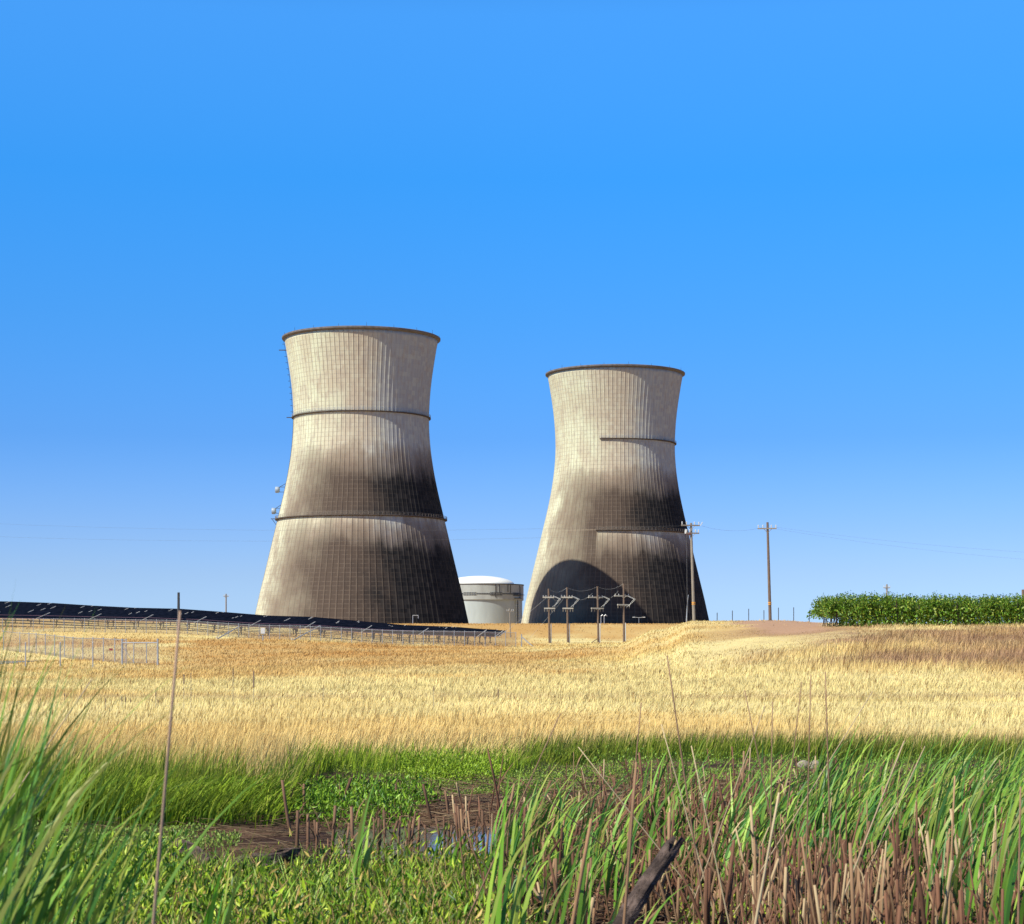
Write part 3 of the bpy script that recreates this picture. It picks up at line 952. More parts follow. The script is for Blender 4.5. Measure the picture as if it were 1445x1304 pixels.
# ------------------------------------------------------------------ chain link fences
def mesh_mat(name, col, a):
    g = NT(name)
    g.set(g.b.inputs['Base Color'], col)
    g.b.inputs['Roughness'].default_value = .6; g.b.inputs['Metallic'].default_value = .3
    tr = g.n('ShaderNodeBsdfTransparent'); mx = g.n('ShaderNodeMixShader')
    mx.inputs[0].default_value = a
    g.t.links.new(tr.outputs[0], mx.inputs[1]); g.t.links.new(g.b.outputs[0], mx.inputs[2])
    g.t.links.new(mx.outputs[0], g.out.inputs['Surface'])
    return g.m
M_LINK = mesh_mat('chain_link_mesh', (.20, .17, .15), .30)
M_POST = mat_plain('fence_steel', (.36, .37, .40), (.26, .27, .30), 2, .6, .4, .3)
def chain_fence(label, pts, height, mesh=True, r=.045, rails=(1.0,), every=None, link=None):
    x0, y0 = pts[0]; z0 = H(x0, y0)
    t = thing('chain_link_fence', label, 'fence', (x0, y0, z0))
    P = [Vector((a_ - x0, b_ - y0, H(a_, b_) - z0)) for a_, b_ in pts]
    for i, p in enumerate(P):
        if len(P) > 95 and i % 2: continue
        mb = MB(); mb.cyl(p + Vector((0, 0, -.3)), p + Vector((0, 0, height + .08)), r, n=6); mb.cyl(p + Vector((0, 0, height + .08)), p + Vector((0, 0, height + .14)), r * 1.25, r * .4, 6)
        mb.build('post', M_POST, t)
    if mesh:
        mb = MB()
        V = [(mb.bm.verts.new(p + Vector((0, .03, .05))), mb.bm.verts.new(p + Vector((0, .03, height)))) for p in P]
        for i in range(len(P) - 1): mb.bm.faces.new((V[i][0], V[i + 1][0], V[i + 1][1], V[i][1]))
        mb.build('mesh_panel', link or M_LINK, t)
    mb = MB()
    for f in rails:
        for i in range(len(P) - 1): mb.cyl(P[i] + Vector((0, 0, height * f)), P[i + 1] + Vector((0, 0, height * f)), .03, n=4, cap=False)
    mb.build('rail', M_POST, t)
    return t
# long fence in front of the panels
pts = []
for i in range(54):
    f = i / 53
    yy = 318 - 26 * f + 4 * math.sin(f * 5) + 60 * max(0, f - .8) ** 2
    pts.append((px(-40 + 768 * f, yy), yy))
chain_fence('long chain link fence on grey posts running below the solar panels', pts, 2.1)
x_, y_ = px(736, 292), 292
mb = MB(); mb.bar((0, 0, 1.5), (2.0, -.6, -.2), .12, .12); mb.cyl((0, 0, -.2), (0, 0, 1.9), .08, n=6)
tag(mb.build('end_strut', M_STEEL, loc=(x_, y_, H(x_, y_))), 'pale slanted end strut where the long fence stops by the grass', 'fence strut')
for pa, ya, pb, yb, lab in ((338, 884, 306, 902, 'left of two pale conduits slanting down from the panels to the fence'), (452, 883, 412, 902, 'right of two pale conduits slanting down from the panels to the fence')):
    p0 = Vector((px(pa, 312), 312, pz(ya, 312))); p1 = Vector((px(pb, 296), 296, H(px(pb, 296), 296)))
    mb = MB(); mb.cyl(p0 - p1, (0, 0, 0), .09, n=6); mb.cyl((0, 0, 0), (0, 0, .4), .12, n=6)
    tag(mb.build('slanted_conduit', M_RAIL, loc=p1), lab, 'pipe', 'slanted conduits below the panels')
t = thing('electrical_cabinet', 'small pale electrical cabinet on a post by the long fence', 'cabinet', (px(371, 288), 288, H(px(371, 288), 288)))
MB().box((0, 0, 1.5), (.6, .35, .85)).build('box', M_CERAMIC, t); MB().cyl((0, 0, -.2), (0, 0, .9), .08, n=6).build('post', M_POST, t)
# enclosure fence with gate
pts = []
for k, pp in enumerate((5, 28, 41, 51, 64, 77, 91, 103, 117, 131, 146, 162, 178)):
    yy = 232 - (pp - 5) / 173 * 50
    pts.append((px(pp, yy), yy))
M_LINK2 = mesh_mat('near_chain_link_mesh', (.26, .19, .16), .38)
chain_fence('chain link enclosure fence with close set posts running up to the gate on the left', pts, 2.2, r=.05, link=M_LINK2)
for pp, yb in ((36, 934), (85, 934), (131, 943)):
    pass
gx0, gx1, gd = px(178.5, 181), px(222.5, 177), 177
t = thing('field_gate', 'wide chain link field gate with top bar at the end of the enclosure fence', 'gate', (gx0, gd + 2, H(gx0, gd + 2)))
w_ = gx1 - gx0
for k, f in enumerate((0, .33, .69, 1.0)):
    hgt = 2.05 if 0 < k < 3 else 2.35
    MB().cyl((w_ * f, -2 * f, -.3 if k in (0, 3) else .15), (w_ * f, -2 * f, hgt), .085 if k in (0, 3) else .045, n=6).build('post', M_POST, t)
MB().bar((0, 0, 2.0), (w_, -2, 2.0), .07, .09).build('top_bar', M_POST, t)
MB().bar((0, 0, 1.7), (w_ * .33, -.66, .2), .03, .03).build('brace', M_POST, t)
mb = MB(); vs = [mb.bm.verts.new(v) for v in ((0, .02, .15), (w_, -1.98, .15), (w_, -1.98, 1.95), (0, .02, 1.95))]; mb.bm.faces.new(vs)
mb.build('mesh_panel', M_LINK2, t)
sx = px(157, 187); sy = 187.0
mb = MB(); mb.box((0, -.12, 1.25), (.34, .02, .2)); mb.bar((-.15, -.1, 1.25), (.15, -.1, 1.25), .01, .14)
tag(mb.build('warning_sign', M_RUST, loc=(sx, sy, H(sx, sy))), 'tiny dark red notice wired to the enclosure fence left of the gate', 'sign')
for pp, lab in ((36, 'leftmost of three lone marker posts in the grass before the enclosure fence'), (85, 'middle of three lone marker posts in the grass before the enclosure fence'), (131, 'rightmost of three lone marker posts in the grass before the enclosure fence')):
    d = 172
    x_ = px(pp, d)
    mb = MB(); mb.cyl((0, 0, -.2), (0, 0, 2.1), .055, n=6); mb.cyl((0, 0, 2.1), (0, 0, 2.2), .075, .03, 6)
    tag(mb.build('marker_post', M_POST, loc=(x_, d, H(x_, d))), lab, 'post', 'lone posts before the enclosure')

# ------------------------------------------------------------------ vines on the right
def vine_foliage(seed, low):
    r = np.random.default_rng(seed)
    P, Dn, L, W, C = [], [], [], [], []
    ns = 50
    for s in range(ns):
        x0 = r.uniform(-1.0, 1.0); y0 = r.normal(0, .22)
        out = r.normal(0, .38, 2)
        up = r.random() > (.42 if low else .3)
        ln = (r.uniform(.8, 1.7) if s % 7 else r.uniform(1.6, 1.95)) if up else r.uniform(.6, 1.3)
        n = int(ln * 19)
        for k in range(n):
            f = k / n
            if up:
                p = (x0 + out[0] * f * .7, y0 + out[1] * f * 1.3, 1.05 + ln * f * (1 - .18 * f))
            else:
                p = (x0 + out[0] * f, y0 + out[1] * f * 1.8 + np.sign(out[1]) * .25, 1.3 + .3 * math.sin(f * 3) - (1.45 if low else .6) * f * f)
            P.append(np.array(p) + r.normal(0, .07, 3))
            Dn.append(np.array((out[0], out[1], .7 if up else -.5)) + r.normal(0, .5, 3))
            k_ = 1.15 - .55 * f if up else 1.1; L.append(r.uniform(.15, .27) * k_); W.append(r.uniform(.10, .18) * k_)
            g0 = r.random()
            b = np.array((.105, .205, .016)) * (.4 + 1.1 * g0) if r.random() > .18 else np.array((.30, .36, .045))
            C.append(b)
    return [np.array(v) for v in (P, Dn, L, W, C)]
protos = []
M_VINEWOOD = mat_plain('vine_wood', (.10, .065, .06), (.06, .04, .04), 6, .9, .1)
for k in range(5):
    t = thing('grapevine', 'green grapevine', 'grapevine', (0, 0, 0), 0, 'grapevines in trellised rows')
    V, T, C = leaves(*vine_foliage(100 + k, k > 1))
    np_mesh('foliage', V, None, C, M_LEAF, t, tris=T)
    mb = MB()
    mb.cyl((-.1, 0, -.2), (.03, .04, .55), .045, .04, 6); mb.cyl((.03, .04, .55), (0, 0, 1.15), .04, .035, 6)
    mb.cyl((0, 0, 1.12), (.95, .02, 1.18), .03, .02, 5); mb.cyl((0, 0, 1.12), (-.95, -.02, 1.15), .03, .02, 5)
    mb.build('trunk', M_VINEWOOD, t)
    MB().cyl((.12, .1, -.3), (.12, .1, 1.9), .035, n=5).build('stake', M_VINEWOOD, t)
    protos.append(t)
used = set()
VR = ['front vine row', 'second vine row', 'third vine row', 'fourth vine row', 'fifth vine row']
for rI in range(5):
    d = 166 + rI * 2.9
    xs = px(1166 - rI * 4.5, d)
    for i in range(14):
        x_ = xs + .9 + i * 1.72
        y_ = d + i * .12
        k = (rI % 2) if i == 0 else 2 + (rI * 2 + i * 2) % 3
        o = protos[k] if k not in used else copy_tree(protos[k])
        used.add(k)
        o.location = (x_, y_, H(x_, y_) - (.12 if i else 0)); o.rotation_euler = (0, 0, rng.normal(0, .12) + (math.pi if (i + rI) % 3 == 0 else 0))
        o.scale = (1, 1, (.92 if i == 0 else 1.0) + .20 * rng.random())
        o['label'] = ('leafy grapevine with bare trunk at the open left end of the %s' if i == 0 else 'leafy grapevine inside the hedge like %s on the right') % VR[rI]
        o['group'] = 'grapevines in trellised rows'

# ------------------------------------------------------------------ dry pasture
def pick(N, p0, p1, d0, d1, power=1.0):
    p = rng.uniform(p0, p1, N)
    u = rng.random(N)
    if power == 1: d = d0 * (d1 / d0) ** u
    else: d = 1 / (1 / d0 + (1 / d1 - 1 / d0) * u)
    x = (p - 722.5) / 2800 * d
    return p, d, x

def dry_grass():
    Vs, Qs, Cs = [], [], []
    n0 = 0
    for N, d0, d1, pw in ((215000, 18, 62, 2), (190000, 58, 170, 1), (135000, 160, 340, 1), (36000, 330, 860, 1)):
        p, d, x = pick(N, -480, 1940, d0, d1, pw)
        ed = edge_at(x, d) + rng.normal(0, .3, N)
        k = (d > ed) & (rng.random(N) > dirt_mask(x, d) * .96)
        # the road and the vines' floor stay short
        p, d, x, ed = p[k], d[k], x[k], ed[k]
        N = len(p)
        z = terrain(x, d)
        h = rng.uniform(.24, .44, N) * (.45 + 1.1 * fbm(x, d, 5, 4, 71)) * rng.uniform(.55, 1.25, N)
        h *= 1 - .42 * sstep(d, 30, 36)
        h *= 1 + .25 * sstep(d, 60, 100) + .0007 * np.clip(d - 200, 0, 700)
        h *= 1 + 1.1 * sstep(p, 980, 1150) * sstep(d, 82, 100) * (1 - sstep(d, 125, 150))
        near = d - ed
        h = h * (1 - .32 * sstep(p, 410, 450) * (1 - sstep(near, 1.5, 6))) * (1 + .22 * (1 - sstep(near, 0, 3)) + .25 * (p < 420) * (1 - sstep(near, 0, 8)))
        h *= 1 - .7 * sstep(p, 960, 1020) * (1 - sstep(p, 1185, 1240)) * sstep(d, 112, 135) * (1 - sstep(d, 180, 190))
        h *= 1 + .15 * sstep(p, 1190, 1240) * sstep(d, 140, 158) * (1 - sstep(d, 180, 190))
        h *= 1 - .4 * sstep(p, 900, 1000) * sstep(d, 170, 200) * (1 - sstep(d, 300, 340))
        w = np.maximum(np.where(d - ed < 6, .012, .009), d * .00030) * rng.uniform(.7, 1.3, N)
        phi = rng.normal(.1, .9, N); t0 = np.abs(rng.normal(.12, .12, N)); c = np.abs(rng.normal(.45, .3, N)) + 1.3 * sstep(fbm(x, d, 6, 4, 73), .56, .7); phi = phi + 2.2 * (fbm(x, d, 18, 12, 75) - .5)
        col = patch(x, d) * rng.uniform(.72, 1.22, (N, 1)) * (.72 + .56 * fbm(x, d, 2.2, 4.5, 87))[:, None]
        odd = rng.random(N)
        col = np.where((odd < .13)[:, None], np.array([.30, .17, .07]) * rng.uniform(.7, 1.2, (N, 1)), col)
        wid = np.where(p < 340, 10.0, np.where(p > 740, 6.0, 4.6)) * (.6 + .8 * fbm(x, d, 3, 2, 81))
        gr = 1 - sstep(near + rng.normal(0, 1.0, N), wid * .25, wid)
        green = np.where((rng.random(N) < .5)[:, None], np.array([.19, .30, .016]), np.array([.075, .165, .012])) * rng.uniform(.7, 1.35, (N, 1)) * ((.6 + .9 * fbm(x, d, 1.6, 1.2, 83)) * (1 - .38 * sstep(p, 700, 800)))[:, None]
        green = green + (np.array([.16, .15, .03]) * (rng.random(N) < .15)[:, None])
        tipg = green * .8 + np.array([.10, .08, .02])
        # green below, straw at the tips where the two meet
        root = green * gr[:, None] + col * .8 * (1 - gr[:, None])
        tip = tipg * sstep(gr, .45, 1.0)[:, None] + col * (1 - sstep(gr, .45, 1.0))[:, None]
        V, Q, C = ribbons(np.stack((x, d, z - .03), 1), h, w, phi, t0, c, rng.uniform(-1.1, 1.1, N), root, tip, S=3 if d0 < 50 else 2)
        Vs.append(V); Qs.append(Q + n0); Cs.append(C); n0 += len(V)
    o = np_mesh('dry_grass', np.concatenate(Vs), np.concatenate(Qs), np.concatenate(Cs), M_STRAW)
    tag(o, 'golden dry grass covering the pasture, green along the marsh edge', 'grass', kind='stuff')
dry_grass()

# brown seed heads standing in the far reed bed
spots = [(259.6, 951, 966, 3), (269.5, 948, 957, 2), (329, 943, 954, 2.5), (358, 946, 971, 3.5), (91, 978, 983, 2.5), (149, 985, 991, 2.5), (172, 982, 991, 2.5), (177, 983, 991, 2.5),
         (184, 985, 991, 2.5), (214, 986, 992, 2.5), (220, 974, 983, 2.5), (223, 986, 993, 2.5), (456, 966, 976, 2), (703, 972, 984, 2.5), (57, 985, 992, 2.3), (612, 968, 975, 2)]
for k, (pp, y0, y1, w) in enumerate(spots):
    d = 50.0 + (k % 5) * 1.7
    x_ = px(pp, d); z_ = H(x_, d)
    h1, h0 = pz(y0, d) - z_, pz(y1, d) - z_
    t = thing('cattail_spike', 'brown cattail spike standing out of the pale reed field', 'cattail', (x_, d, z_), 0, 'cattail spikes in the reed field')
    if k == 3: t['label'] = 'tallest and darkest cattail spike in the reed field, right of the others'
    MB().cyl((0, 0, -.05), (0, 0, h0 + .02), .007, .006, 5).build('stem', M_WOODGREY, t)
    r_s = w * .62 / 2 / 2800 * d
    mb = MB(); mb.cyl((0, 0, h0), (0, 0, h0 + .03), r_s * .5, r_s, 7); mb.cyl((0, 0, h0 + .03), (0, 0, h1 - .03), r_s, r_s * .95, 7); mb.cyl((0, 0, h1 - .03), (0, 0, h1), r_s * .95, r_s * .2, 7)
    mb.build('seed_head', M_WOOD, t)

# ------------------------------------------------------------------ marsh plants
GREEN_A = np.array([.165, .335, .035]); GREEN_B = np.array([.065, .185, .030]); GREEN_C = np.array([.32, .46, .06])
def reed_cols(N, r=rng):
    q = r.random((N, 1)); b = r.uniform(.65, 1.3, (N, 1))
    c = np.where(q < .5, GREEN_A, np.where(q < .8, GREEN_B, GREEN_C)) * b
    tip = c * 1.0
    yl = r.random(N) < .22
    tip[yl] = tip[yl] * .35 + np.array([.34, .26, .07]) * .8
    return c, tip

def reed_bed():
    B, L, W, PHI_, T0, CC = [], [], [], [], [], []
    nC = 195
    for k in range(nC):
        d = 10.8 + 8.6 * rng.random() ** .9
        p = 735 + 1260 * rng.random()
        if p < 900 and rng.random() < .35: continue
        if 850 < p < 1010 and 11.0 < d < 17 and rng.random() < .8: continue
        if p > 1000 and d < 12.2: continue
        n = int(rng.integers(8, 26))
        cx = px(p, d)
        B.append(np.stack((cx + rng.normal(0, .13, n), d + rng.normal(0, .15, n)), 1))
        Ls = rng.uniform(.55, 1.2, n) * rng.uniform(.74, 1.04) * (1.12 - .022 * (d - 10)) * (1.07 if p > 1150 else .97) * (.84 if p < 900 else 1)
        L.append(Ls); W.append(rng.uniform(.015, .030, n))
        PHI_.append(rng.normal(0.05, .55, n)); T0.append(np.abs(rng.normal(.10, .10, n))); CC.append(np.abs(rng.normal(1.15, .5, n)))
    B = np.concatenate(B); L, W, PHI_, T0, CC = [np.concatenate(v) for v in (L, W, PHI_, T0, CC)]
    N = len(B)
    z = terrain(B[:, 0], B[:, 1]) - .02
    c, tip = reed_cols(N)
    V, Q, C = ribbons(np.column_stack((B, z)), L, W, PHI_, T0, CC, rng.normal(.0, .9, N), c * .8, tip, S=8, pw=2.2)
    o = np_mesh('reed_bed', V, Q, C, M_LEAF)
    tag(o, 'dense bed of green reeds bending right over brown stubble', 'reeds', kind='stuff')
reed_bed()

def stubble():
    N = 4500
    p, d, x = pick(N, 640, 2080, 9.2, 20.5, 1)
    cl = fbm(x, d, .9, .7, 91)
    k = (cl > .41) & ((p > 800) | (d > 11)) & ~((p < 760) & (rng.random(N) < .6))
    p, d, x = p[k], d[k], x[k]; N = len(p)
    z = terrain(x, d) - .03
    L = rng.uniform(.18, .62, N) * (.75 + .5 * rng.random(N)); fr = (p > 980) & (d < 12.5); L = np.where(fr, L * 1.1, L)
    r0 = rng.uniform(.005, .0145, N); r1 = r0 * rng.uniform(.3, .85, N)
    t0 = np.abs(rng.normal(0, .20, N)); fall = rng.random(N) < .16; t0 = np.where(fall, rng.uniform(.5, 1.2, N), t0)
    base = np.where((rng.random(N) < .6)[:, None], np.array([.145, .070, .042]), np.array([.235, .14, .078])) * rng.uniform(.6, 1.3, (N, 1))
    pale = rng.random(N) < .1
    base[pale] = np.array([.40, .29, .165])
    V, Q, C, T = tubes(np.stack((x, d, z), 1), L, r0, r1, rng.uniform(-3.2, 3.2, N), t0, rng.normal(0, .18, N), base * .8, base * 1.1)
    # ragged dead leaves hanging off them
    n2 = 3400
    j = rng.integers(0, N, n2)
    b2 = np.stack((x[j], d[j], z[j] + L[j] * rng.uniform(0, .7, n2)), 1)
    V2, Q2, C2 = ribbons(b2, rng.uniform(.1, .42, n2), rng.uniform(.008, .022, n2), rng.uniform(-3.2, 3.2, n2), rng.uniform(0, .6, n2), rng.uniform(.3, 2.2, n2), rng.uniform(-1.5, 1.5, n2), base[j], base[j] * 1.25, S=4)
    o = np_mesh('reed_stubble', np.concatenate((V, V2)), np.concatenate((Q, Q2 + len(V))), np.concatenate((C, C2)), M_STEM, tris=T)
    tag(o, 'thicket of brown broken reed stubble across the right foreground', 'reed stubble', kind='stuff')
stubble()

def litter():
    parts = []
    for N, p0, p1, d0, d1, cols in ((1500, 540, 1120, 18.8, 25.0, 0), (420, 280, 720, 14.8, 19.5, 1), (4600, 640, 2080, 9, 19, 0), (150, 440, 540, 22.8, 25, 1), (200, 60, 560, 17, 19, 1)):
        p, d, x = pick(N, p0, p1, d0, d1, 1)
        kk = ~((p > 500) & (p < 720) & (d > 15.6) & (d < 18.8) & (rng.random(N) < .8)); p, d, x = p[kk], d[kk], x[kk]; N = len(p)
        z = terrain(x, d) + rng.uniform(.0, .035, N)
        L = rng.uniform(.15, .75, N)
        r = rng.uniform(.003, .007, N)
        phi = np.where(rng.random(N) < .5, 0, np.pi) + rng.normal(0, .8, N)
        base = np.where((rng.random(N) < .5)[:, None], np.array([.17, .095, .06]), np.array([.34, .235, .14])) * rng.uniform(.55, 1.25, (N, 1))
        base = base * (.5 if cols else .72)
        r = r * (.6 if cols else .9)
        parts.append(tubes(np.stack((x, d, z), 1), L, r, r * .6, phi, np.full(N, 1.5), rng.normal(0, .12, N), base, base))
    n0 = 0; V, Q, C, T = [], [], [], []
    for v, q, c, t in parts:
        V.append(v); Q.append(q + n0); C.append(c); T.append(t + n0); n0 += len(v)
    o = np_mesh('reed_litter', np.concatenate(V), np.concatenate(Q), np.concatenate(C), M_STEM, tris=np.concatenate(T))
    tag(o, 'flattened dead reed stalks matted over the mud', 'litter', kind='stuff')
litter()

def cover(name, label, zones):
    Vs, Ts, Cs = [], [], []; n0 = 0
    for (N, p0, p1, d0, d1, hmax, l0, l1, ratio, cols, thr, seed) in zones:
        p, d, x = pick(N, p0, p1, d0, d1, 1)
        soft = fbm(x, d, 1.1, .8, seed)
        edge_f = sstep(p, p0, p0 + (p1 - p0) * .15) * (1 - sstep(p, p1 - (p1 - p0) * .15, p1)) * sstep(d, d0, d0 + (d1 - d0) * .12) * (1 - sstep(d, d1 - (d1 - d0) * .12, d1))
        k = soft + .35 * (edge_f - 1) > thr
        p, d, x, soft = p[k], d[k], x[k], soft[k]; N = len(p)
        z = terrain(x, d) + hmax * rng.random(N) ** 1.2 * (.3 + 1.2 * np.clip(soft - thr, 0, .3) / .3)
        dr = np.stack((rng.normal(.15, .5, N), rng.normal(-.15, .5, N), np.abs(rng.normal(.9, .5, N))), 1)
        L = l0 + (l1 - l0) * rng.random(N) ** 1.6
        q = rng.integers(0, len(cols), N)
        C = np.array(cols)[q] * rng.uniform(.6, 1.35, (N, 1))
        V, T, CC = leaves(np.stack((x, d, z), 1), dr, L, L * ratio, C)
        Vs.append(V); Ts.append(T + n0); Cs.append(CC); n0 += len(V)
    o = np_mesh(name, np.concatenate(Vs), None, np.concatenate(Cs), M_LEAF, tris=np.concatenate(Ts))
    tag(o, label, 'ground cover', kind='stuff')
YG = [(.33, .45, .025), (.18, .33, .022), (.44, .52, .06), (.06, .15, .012)]
cover('leafy_ground_cover', 'yellow green leafy plants carpeting the near bank and mud', [
    (18000, 60, 800, 8.0, 15.2, .20, .03, .085, .28, YG + [(.42, .30, .08), (.05, .10, .012)], .35, 110),
    (32000, -500, 300, 7.0, 15.8, .22, .03, .08, .3, YG, .30, 111),
    (9000, 285, 625, 18.6, 22.6, .15, .035, .08, .36, [(.17, .32, .02), (.24, .40, .03), (.07, .17, .012)], .30, 112),
    (24000, 420, 900, 22.2, 27.0, .06, .015, .04, .45, [(.30, .40, .05), (.20, .31, .04), (.14, .24, .03)], .30, 113),
    (5000, 560, 720, 24.4, 26.6, .16, .03, .05, .4, [(.32, .45, .03), (.22, .36, .02)], .28, 114),
    (23000, 760, 2000, 23.5, 29.5, .10, .02, .045, .5, [(.22, .36, .04), (.14, .27, .03), (.26, .38, .05)], .32, 115),
    (36000, 860, 2100, 8.6, 17, .16, .025, .065, .35, YG, .36, 116),
    (18000, -420, 340, 16.0, 17.9, .06, .02, .04, .5, [(.28, .38, .07), (.2, .3, .06)], .22, 117)])

# tan and green grass blades mixed through the near bank
def near_blades():
    N = 15000
    p, d, x = pick(N, 40, 820, 7.2, 15.3, 2)
    kk = fbm(x, d, .9, .8, 130) + .25 * (d < 10.5) > .45; p, d, x = p[kk], d[kk], x[kk]; N = len(p)
    z = terrain(x, d)
    tan = np.array([.42, .28, .11]); gg = np.array([.26, .40, .035])
    col = np.where((rng.random(N) < np.where(d < 10.5, .55, .25))[:, None], tan, gg) * rng.uniform(.6, 1.25, (N, 1))
    V, Q, C = ribbons(np.stack((x, d, z - .02), 1), rng.uniform(.12, .34, N), rng.uniform(.004, .010, N), rng.uniform(-3.2, 3.2, N), rng.uniform(.05, .5, N), rng.uniform(.2, 1.2, N), rng.uniform(-1.2, 1.2, N), col * .9, col, S=4)
    o = np_mesh('near_bank_grass', V, Q, C, M_LEAF)
    tag(o, 'tan and green grass blades on the near bank at the bottom edge', 'grass', kind='stuff')
near_blades()

# ------------------------------------------------------------------ single reed clumps
def clump(label, p, d, n, l0, l1, w0, w1, bend=.7, lean=0.0, spread=.06, seed=1, tint=1.0):
    r = np.random.default_rng(seed)
    x_ = px(p, d); z_ = H(x_, d)
    t = thing('cattail_clump', label, 'cattail', (x_, d, z_))
    n = int(n * (1.2 if d < 7.5 and p < 200 else 1))
    b = np.column_stack((r.normal(0, spread, n), r.normal(0, spread, n), np.full(n, -.05)))
    c, tip = reed_cols(n, r)
    c = c * tint; tip = tip * tint
    V, Q, C = ribbons(b, r.uniform(l0, l1, n), r.uniform(w0, w1, n), r.normal(lean, .5, n), np.abs(r.normal(.10, .08, n)), np.abs(r.normal(bend, .5, n)), r.normal(0, .8, n), c * .85, tip, S=11, pw=2.4)
    np_mesh('leaves', V, Q, C, M_LEAF, t, smooth=True)
    m = max(3, n // 5)
    bb = np.column_stack((r.normal(0, spread, m), r.normal(0, spread, m), np.full(m, -.05)))
    cc = np.array([.16, .11, .05]) * r.uniform(.7, 1.3, (m, 1))
    V, Q, C, T = tubes(bb, r.uniform(.08, .25, m), np.full(m, .010), np.full(m, .007), r.uniform(-3, 3, m), r.uniform(0, .2, m), np.zeros(m), cc, cc)
    np_mesh('sheath', V, Q, C, M_STEM, t, tris=T)
    return t
k = 0
for p, d, n, l0, l1, spread in ((-120, 4.6, 26, 1.35, 1.85, .12), (-70, 4.9, 28, 1.3, 1.75, .13), (-15, 5.2, 24, 1.2, 1.6, .12), (35, 5.4, 14, 1.0, 1.4, .10), (-90, 5.6, 28, 1.4, 1.8, .14), (-35, 6.0, 24, 1.15, 1.55, .14), (20, 6.3, 18, .9, 1.3, .14), (75, 6.0, 9, .75, 1.15, .09), (120, 6.6, 7, .6, 1.0, .1), (-60, 6.6, 32, .9, 1.35, .2), (10, 7.0, 26, .7, 1.1, .2), (70, 7.4, 18, .5, .85, .16), (-200, 5.0, 28, 1.2, 1.7, .16), (-300, 5.8, 28, 1.1, 1.6, .18)):
    nm = ['outermost tall', 'tall blurred', 'arching', 'shorter arching', 'tall rear', 'middle rear', 'low rear', 'thin', 'smallest', 'dense inner', 'dense middle', 'dense low', 'far left', 'farthest left'][k]
    clump('%s green reed clump in the near left corner bending over the marsh' % nm, p - 38 - (30 if p > 40 else 0), d, n, l0, l1, .013, .027, .58, .05, spread, 300 + k, .85)
    k += 1
clump('upright bright green cattail tuft rising beside the dead log on the left', 287, 9.0, 9, .55, .85, .018, .032, .3, .0, .035, 320, 1.25)
clump('slim green cattail tuft standing in the pool stubble left of centre', 508, 12.5, 8, .55, .95, .018, .032, .5, .2, .04, 321)
clump('broad green cattail clump standing at the centre of the near bank', 702, 8.7, 12, .75, 1.2, .018, .034, .55, .1, .05, 322, 1.15)
clump('low green cattail tuft between the pool stubs near the middle', 612, 13.5, 8, .35, .6, .016, .028, .7, .2, .06, 323)
clump('dark green cattail clump right of the centre clump before the stubble', 800, 9.4, 16, .65, 1.0, .016, .030, .6, .2, .09, 324, .8)
clump('bright arching cattail clump left of the slanted stump', 852, 9.0, 12, .6, .95, .016, .030, .9, .0, .08, 325, 1.1)
clump('small green cattail tuft right below the slanted stump', 925, 8.0, 9, .35, .62, .016, .028, .5, .0, .06, 326, 1.2)
clump('tall right edge cattail clump leaning out of the picture', 1420, 9.6, 22, .9, 1.25, .018, .032, .7, .0, .14, 327)
clump('green cattail clump in the stubble near the right edge', 1335, 10.4, 18, .85, 1.1, .016, .030, .8, .0, .13, 328)

# ------------------------------------------------------------------ single stems
def stem_mesh(L, r0, r1, lean_x, lean_y, col, S=6, curve=0.0, tuft=False, seed=0):
    r = np.random.default_rng(seed)
    a_ = math.atan2(lean_y, lean_x); t0 = math.hypot(lean_x, lean_y)
    c = np.array([col])
    V, Q, C, T = tubes(np.array([[0, 0, -.04]]), np.array([L]), np.array([r0]), np.array([r1]), np.array([a_]), np.array([t0]), np.array([curve]), c * .85, c * 1.1, S=S)
    if tuft:
        n = int(r.integers(2, 5))
        b = np.column_stack((r.normal(0, r0 * .5, n), r.normal(0, r0 * .5, n), r.uniform(.1, .8, n) * L))
        V2, Q2, C2 = ribbons(b, r.uniform(.08, .25, n), r.uniform(.008, .016, n), r.uniform(-3, 3, n), r.uniform(.1, .5, n), r.uniform(.4, 2.0, n), r.uniform(-1.5, 1.5, n), np.repeat(c, n, 0), np.repeat(c, n, 0) * 1.4, S=4)
        Q = np.concatenate((Q, Q2 + len(V))); V = np.concatenate((V, V2)); C = np.concatenate((C, C2))
    return V, Q, C, T

def stalk(label, xt, yt, xb, yb, d, w, col, group, name='dry_stalk', cat='dry stalk', tuft=False, curve=0.0, seed=0):
    """a stem from its root on the ground to its tip; (xb, yb) is a point low on it"""
    Xt, Zt = px(xt, d), pz(yt, d); Xb, Zb = px(xb, d), pz(yb, d)
    sl = (Xt - Xb) / max(.01, Zt - Zb)
    zg = H(Xb, d)
    X0 = Xb - sl * (Zb - zg)
    L = math.hypot(Xt - X0, Zt - zg)
    ang = math.atan2(Xt - X0, Zt - zg)
    r_ = w * (.72 if d > 9 else .9) / 2 / 2800 * d
    V, Q, C, T = stem_mesh(L + .04, r_ * 1.1, r_ * (.6 if not tuft else .8), ang - curve * .5, 0, col, curve=curve, tuft=tuft, seed=seed)
    o = np_mesh(name, V, Q, C, M_STEM, tris=T)
    o.location = (X0, d, zg)
    return tag(o, label, cat, group)
BR = (.25, .15, .09); TN = (.42, .31, .19); PL = (.48, .37, .22)
GT = 'tall thin dry stalks before the field'
stalk('blurred tall brown stalk standing nearest the viewer on the left', 252, 862, 214, 1304, 4.4, 7, (.32, .21, .15), GT)
stalk('tallest brown stalk right of centre tipping above the yellow field', 943, 925, 966, 1085, 10.5, 4.5, BR, GT)
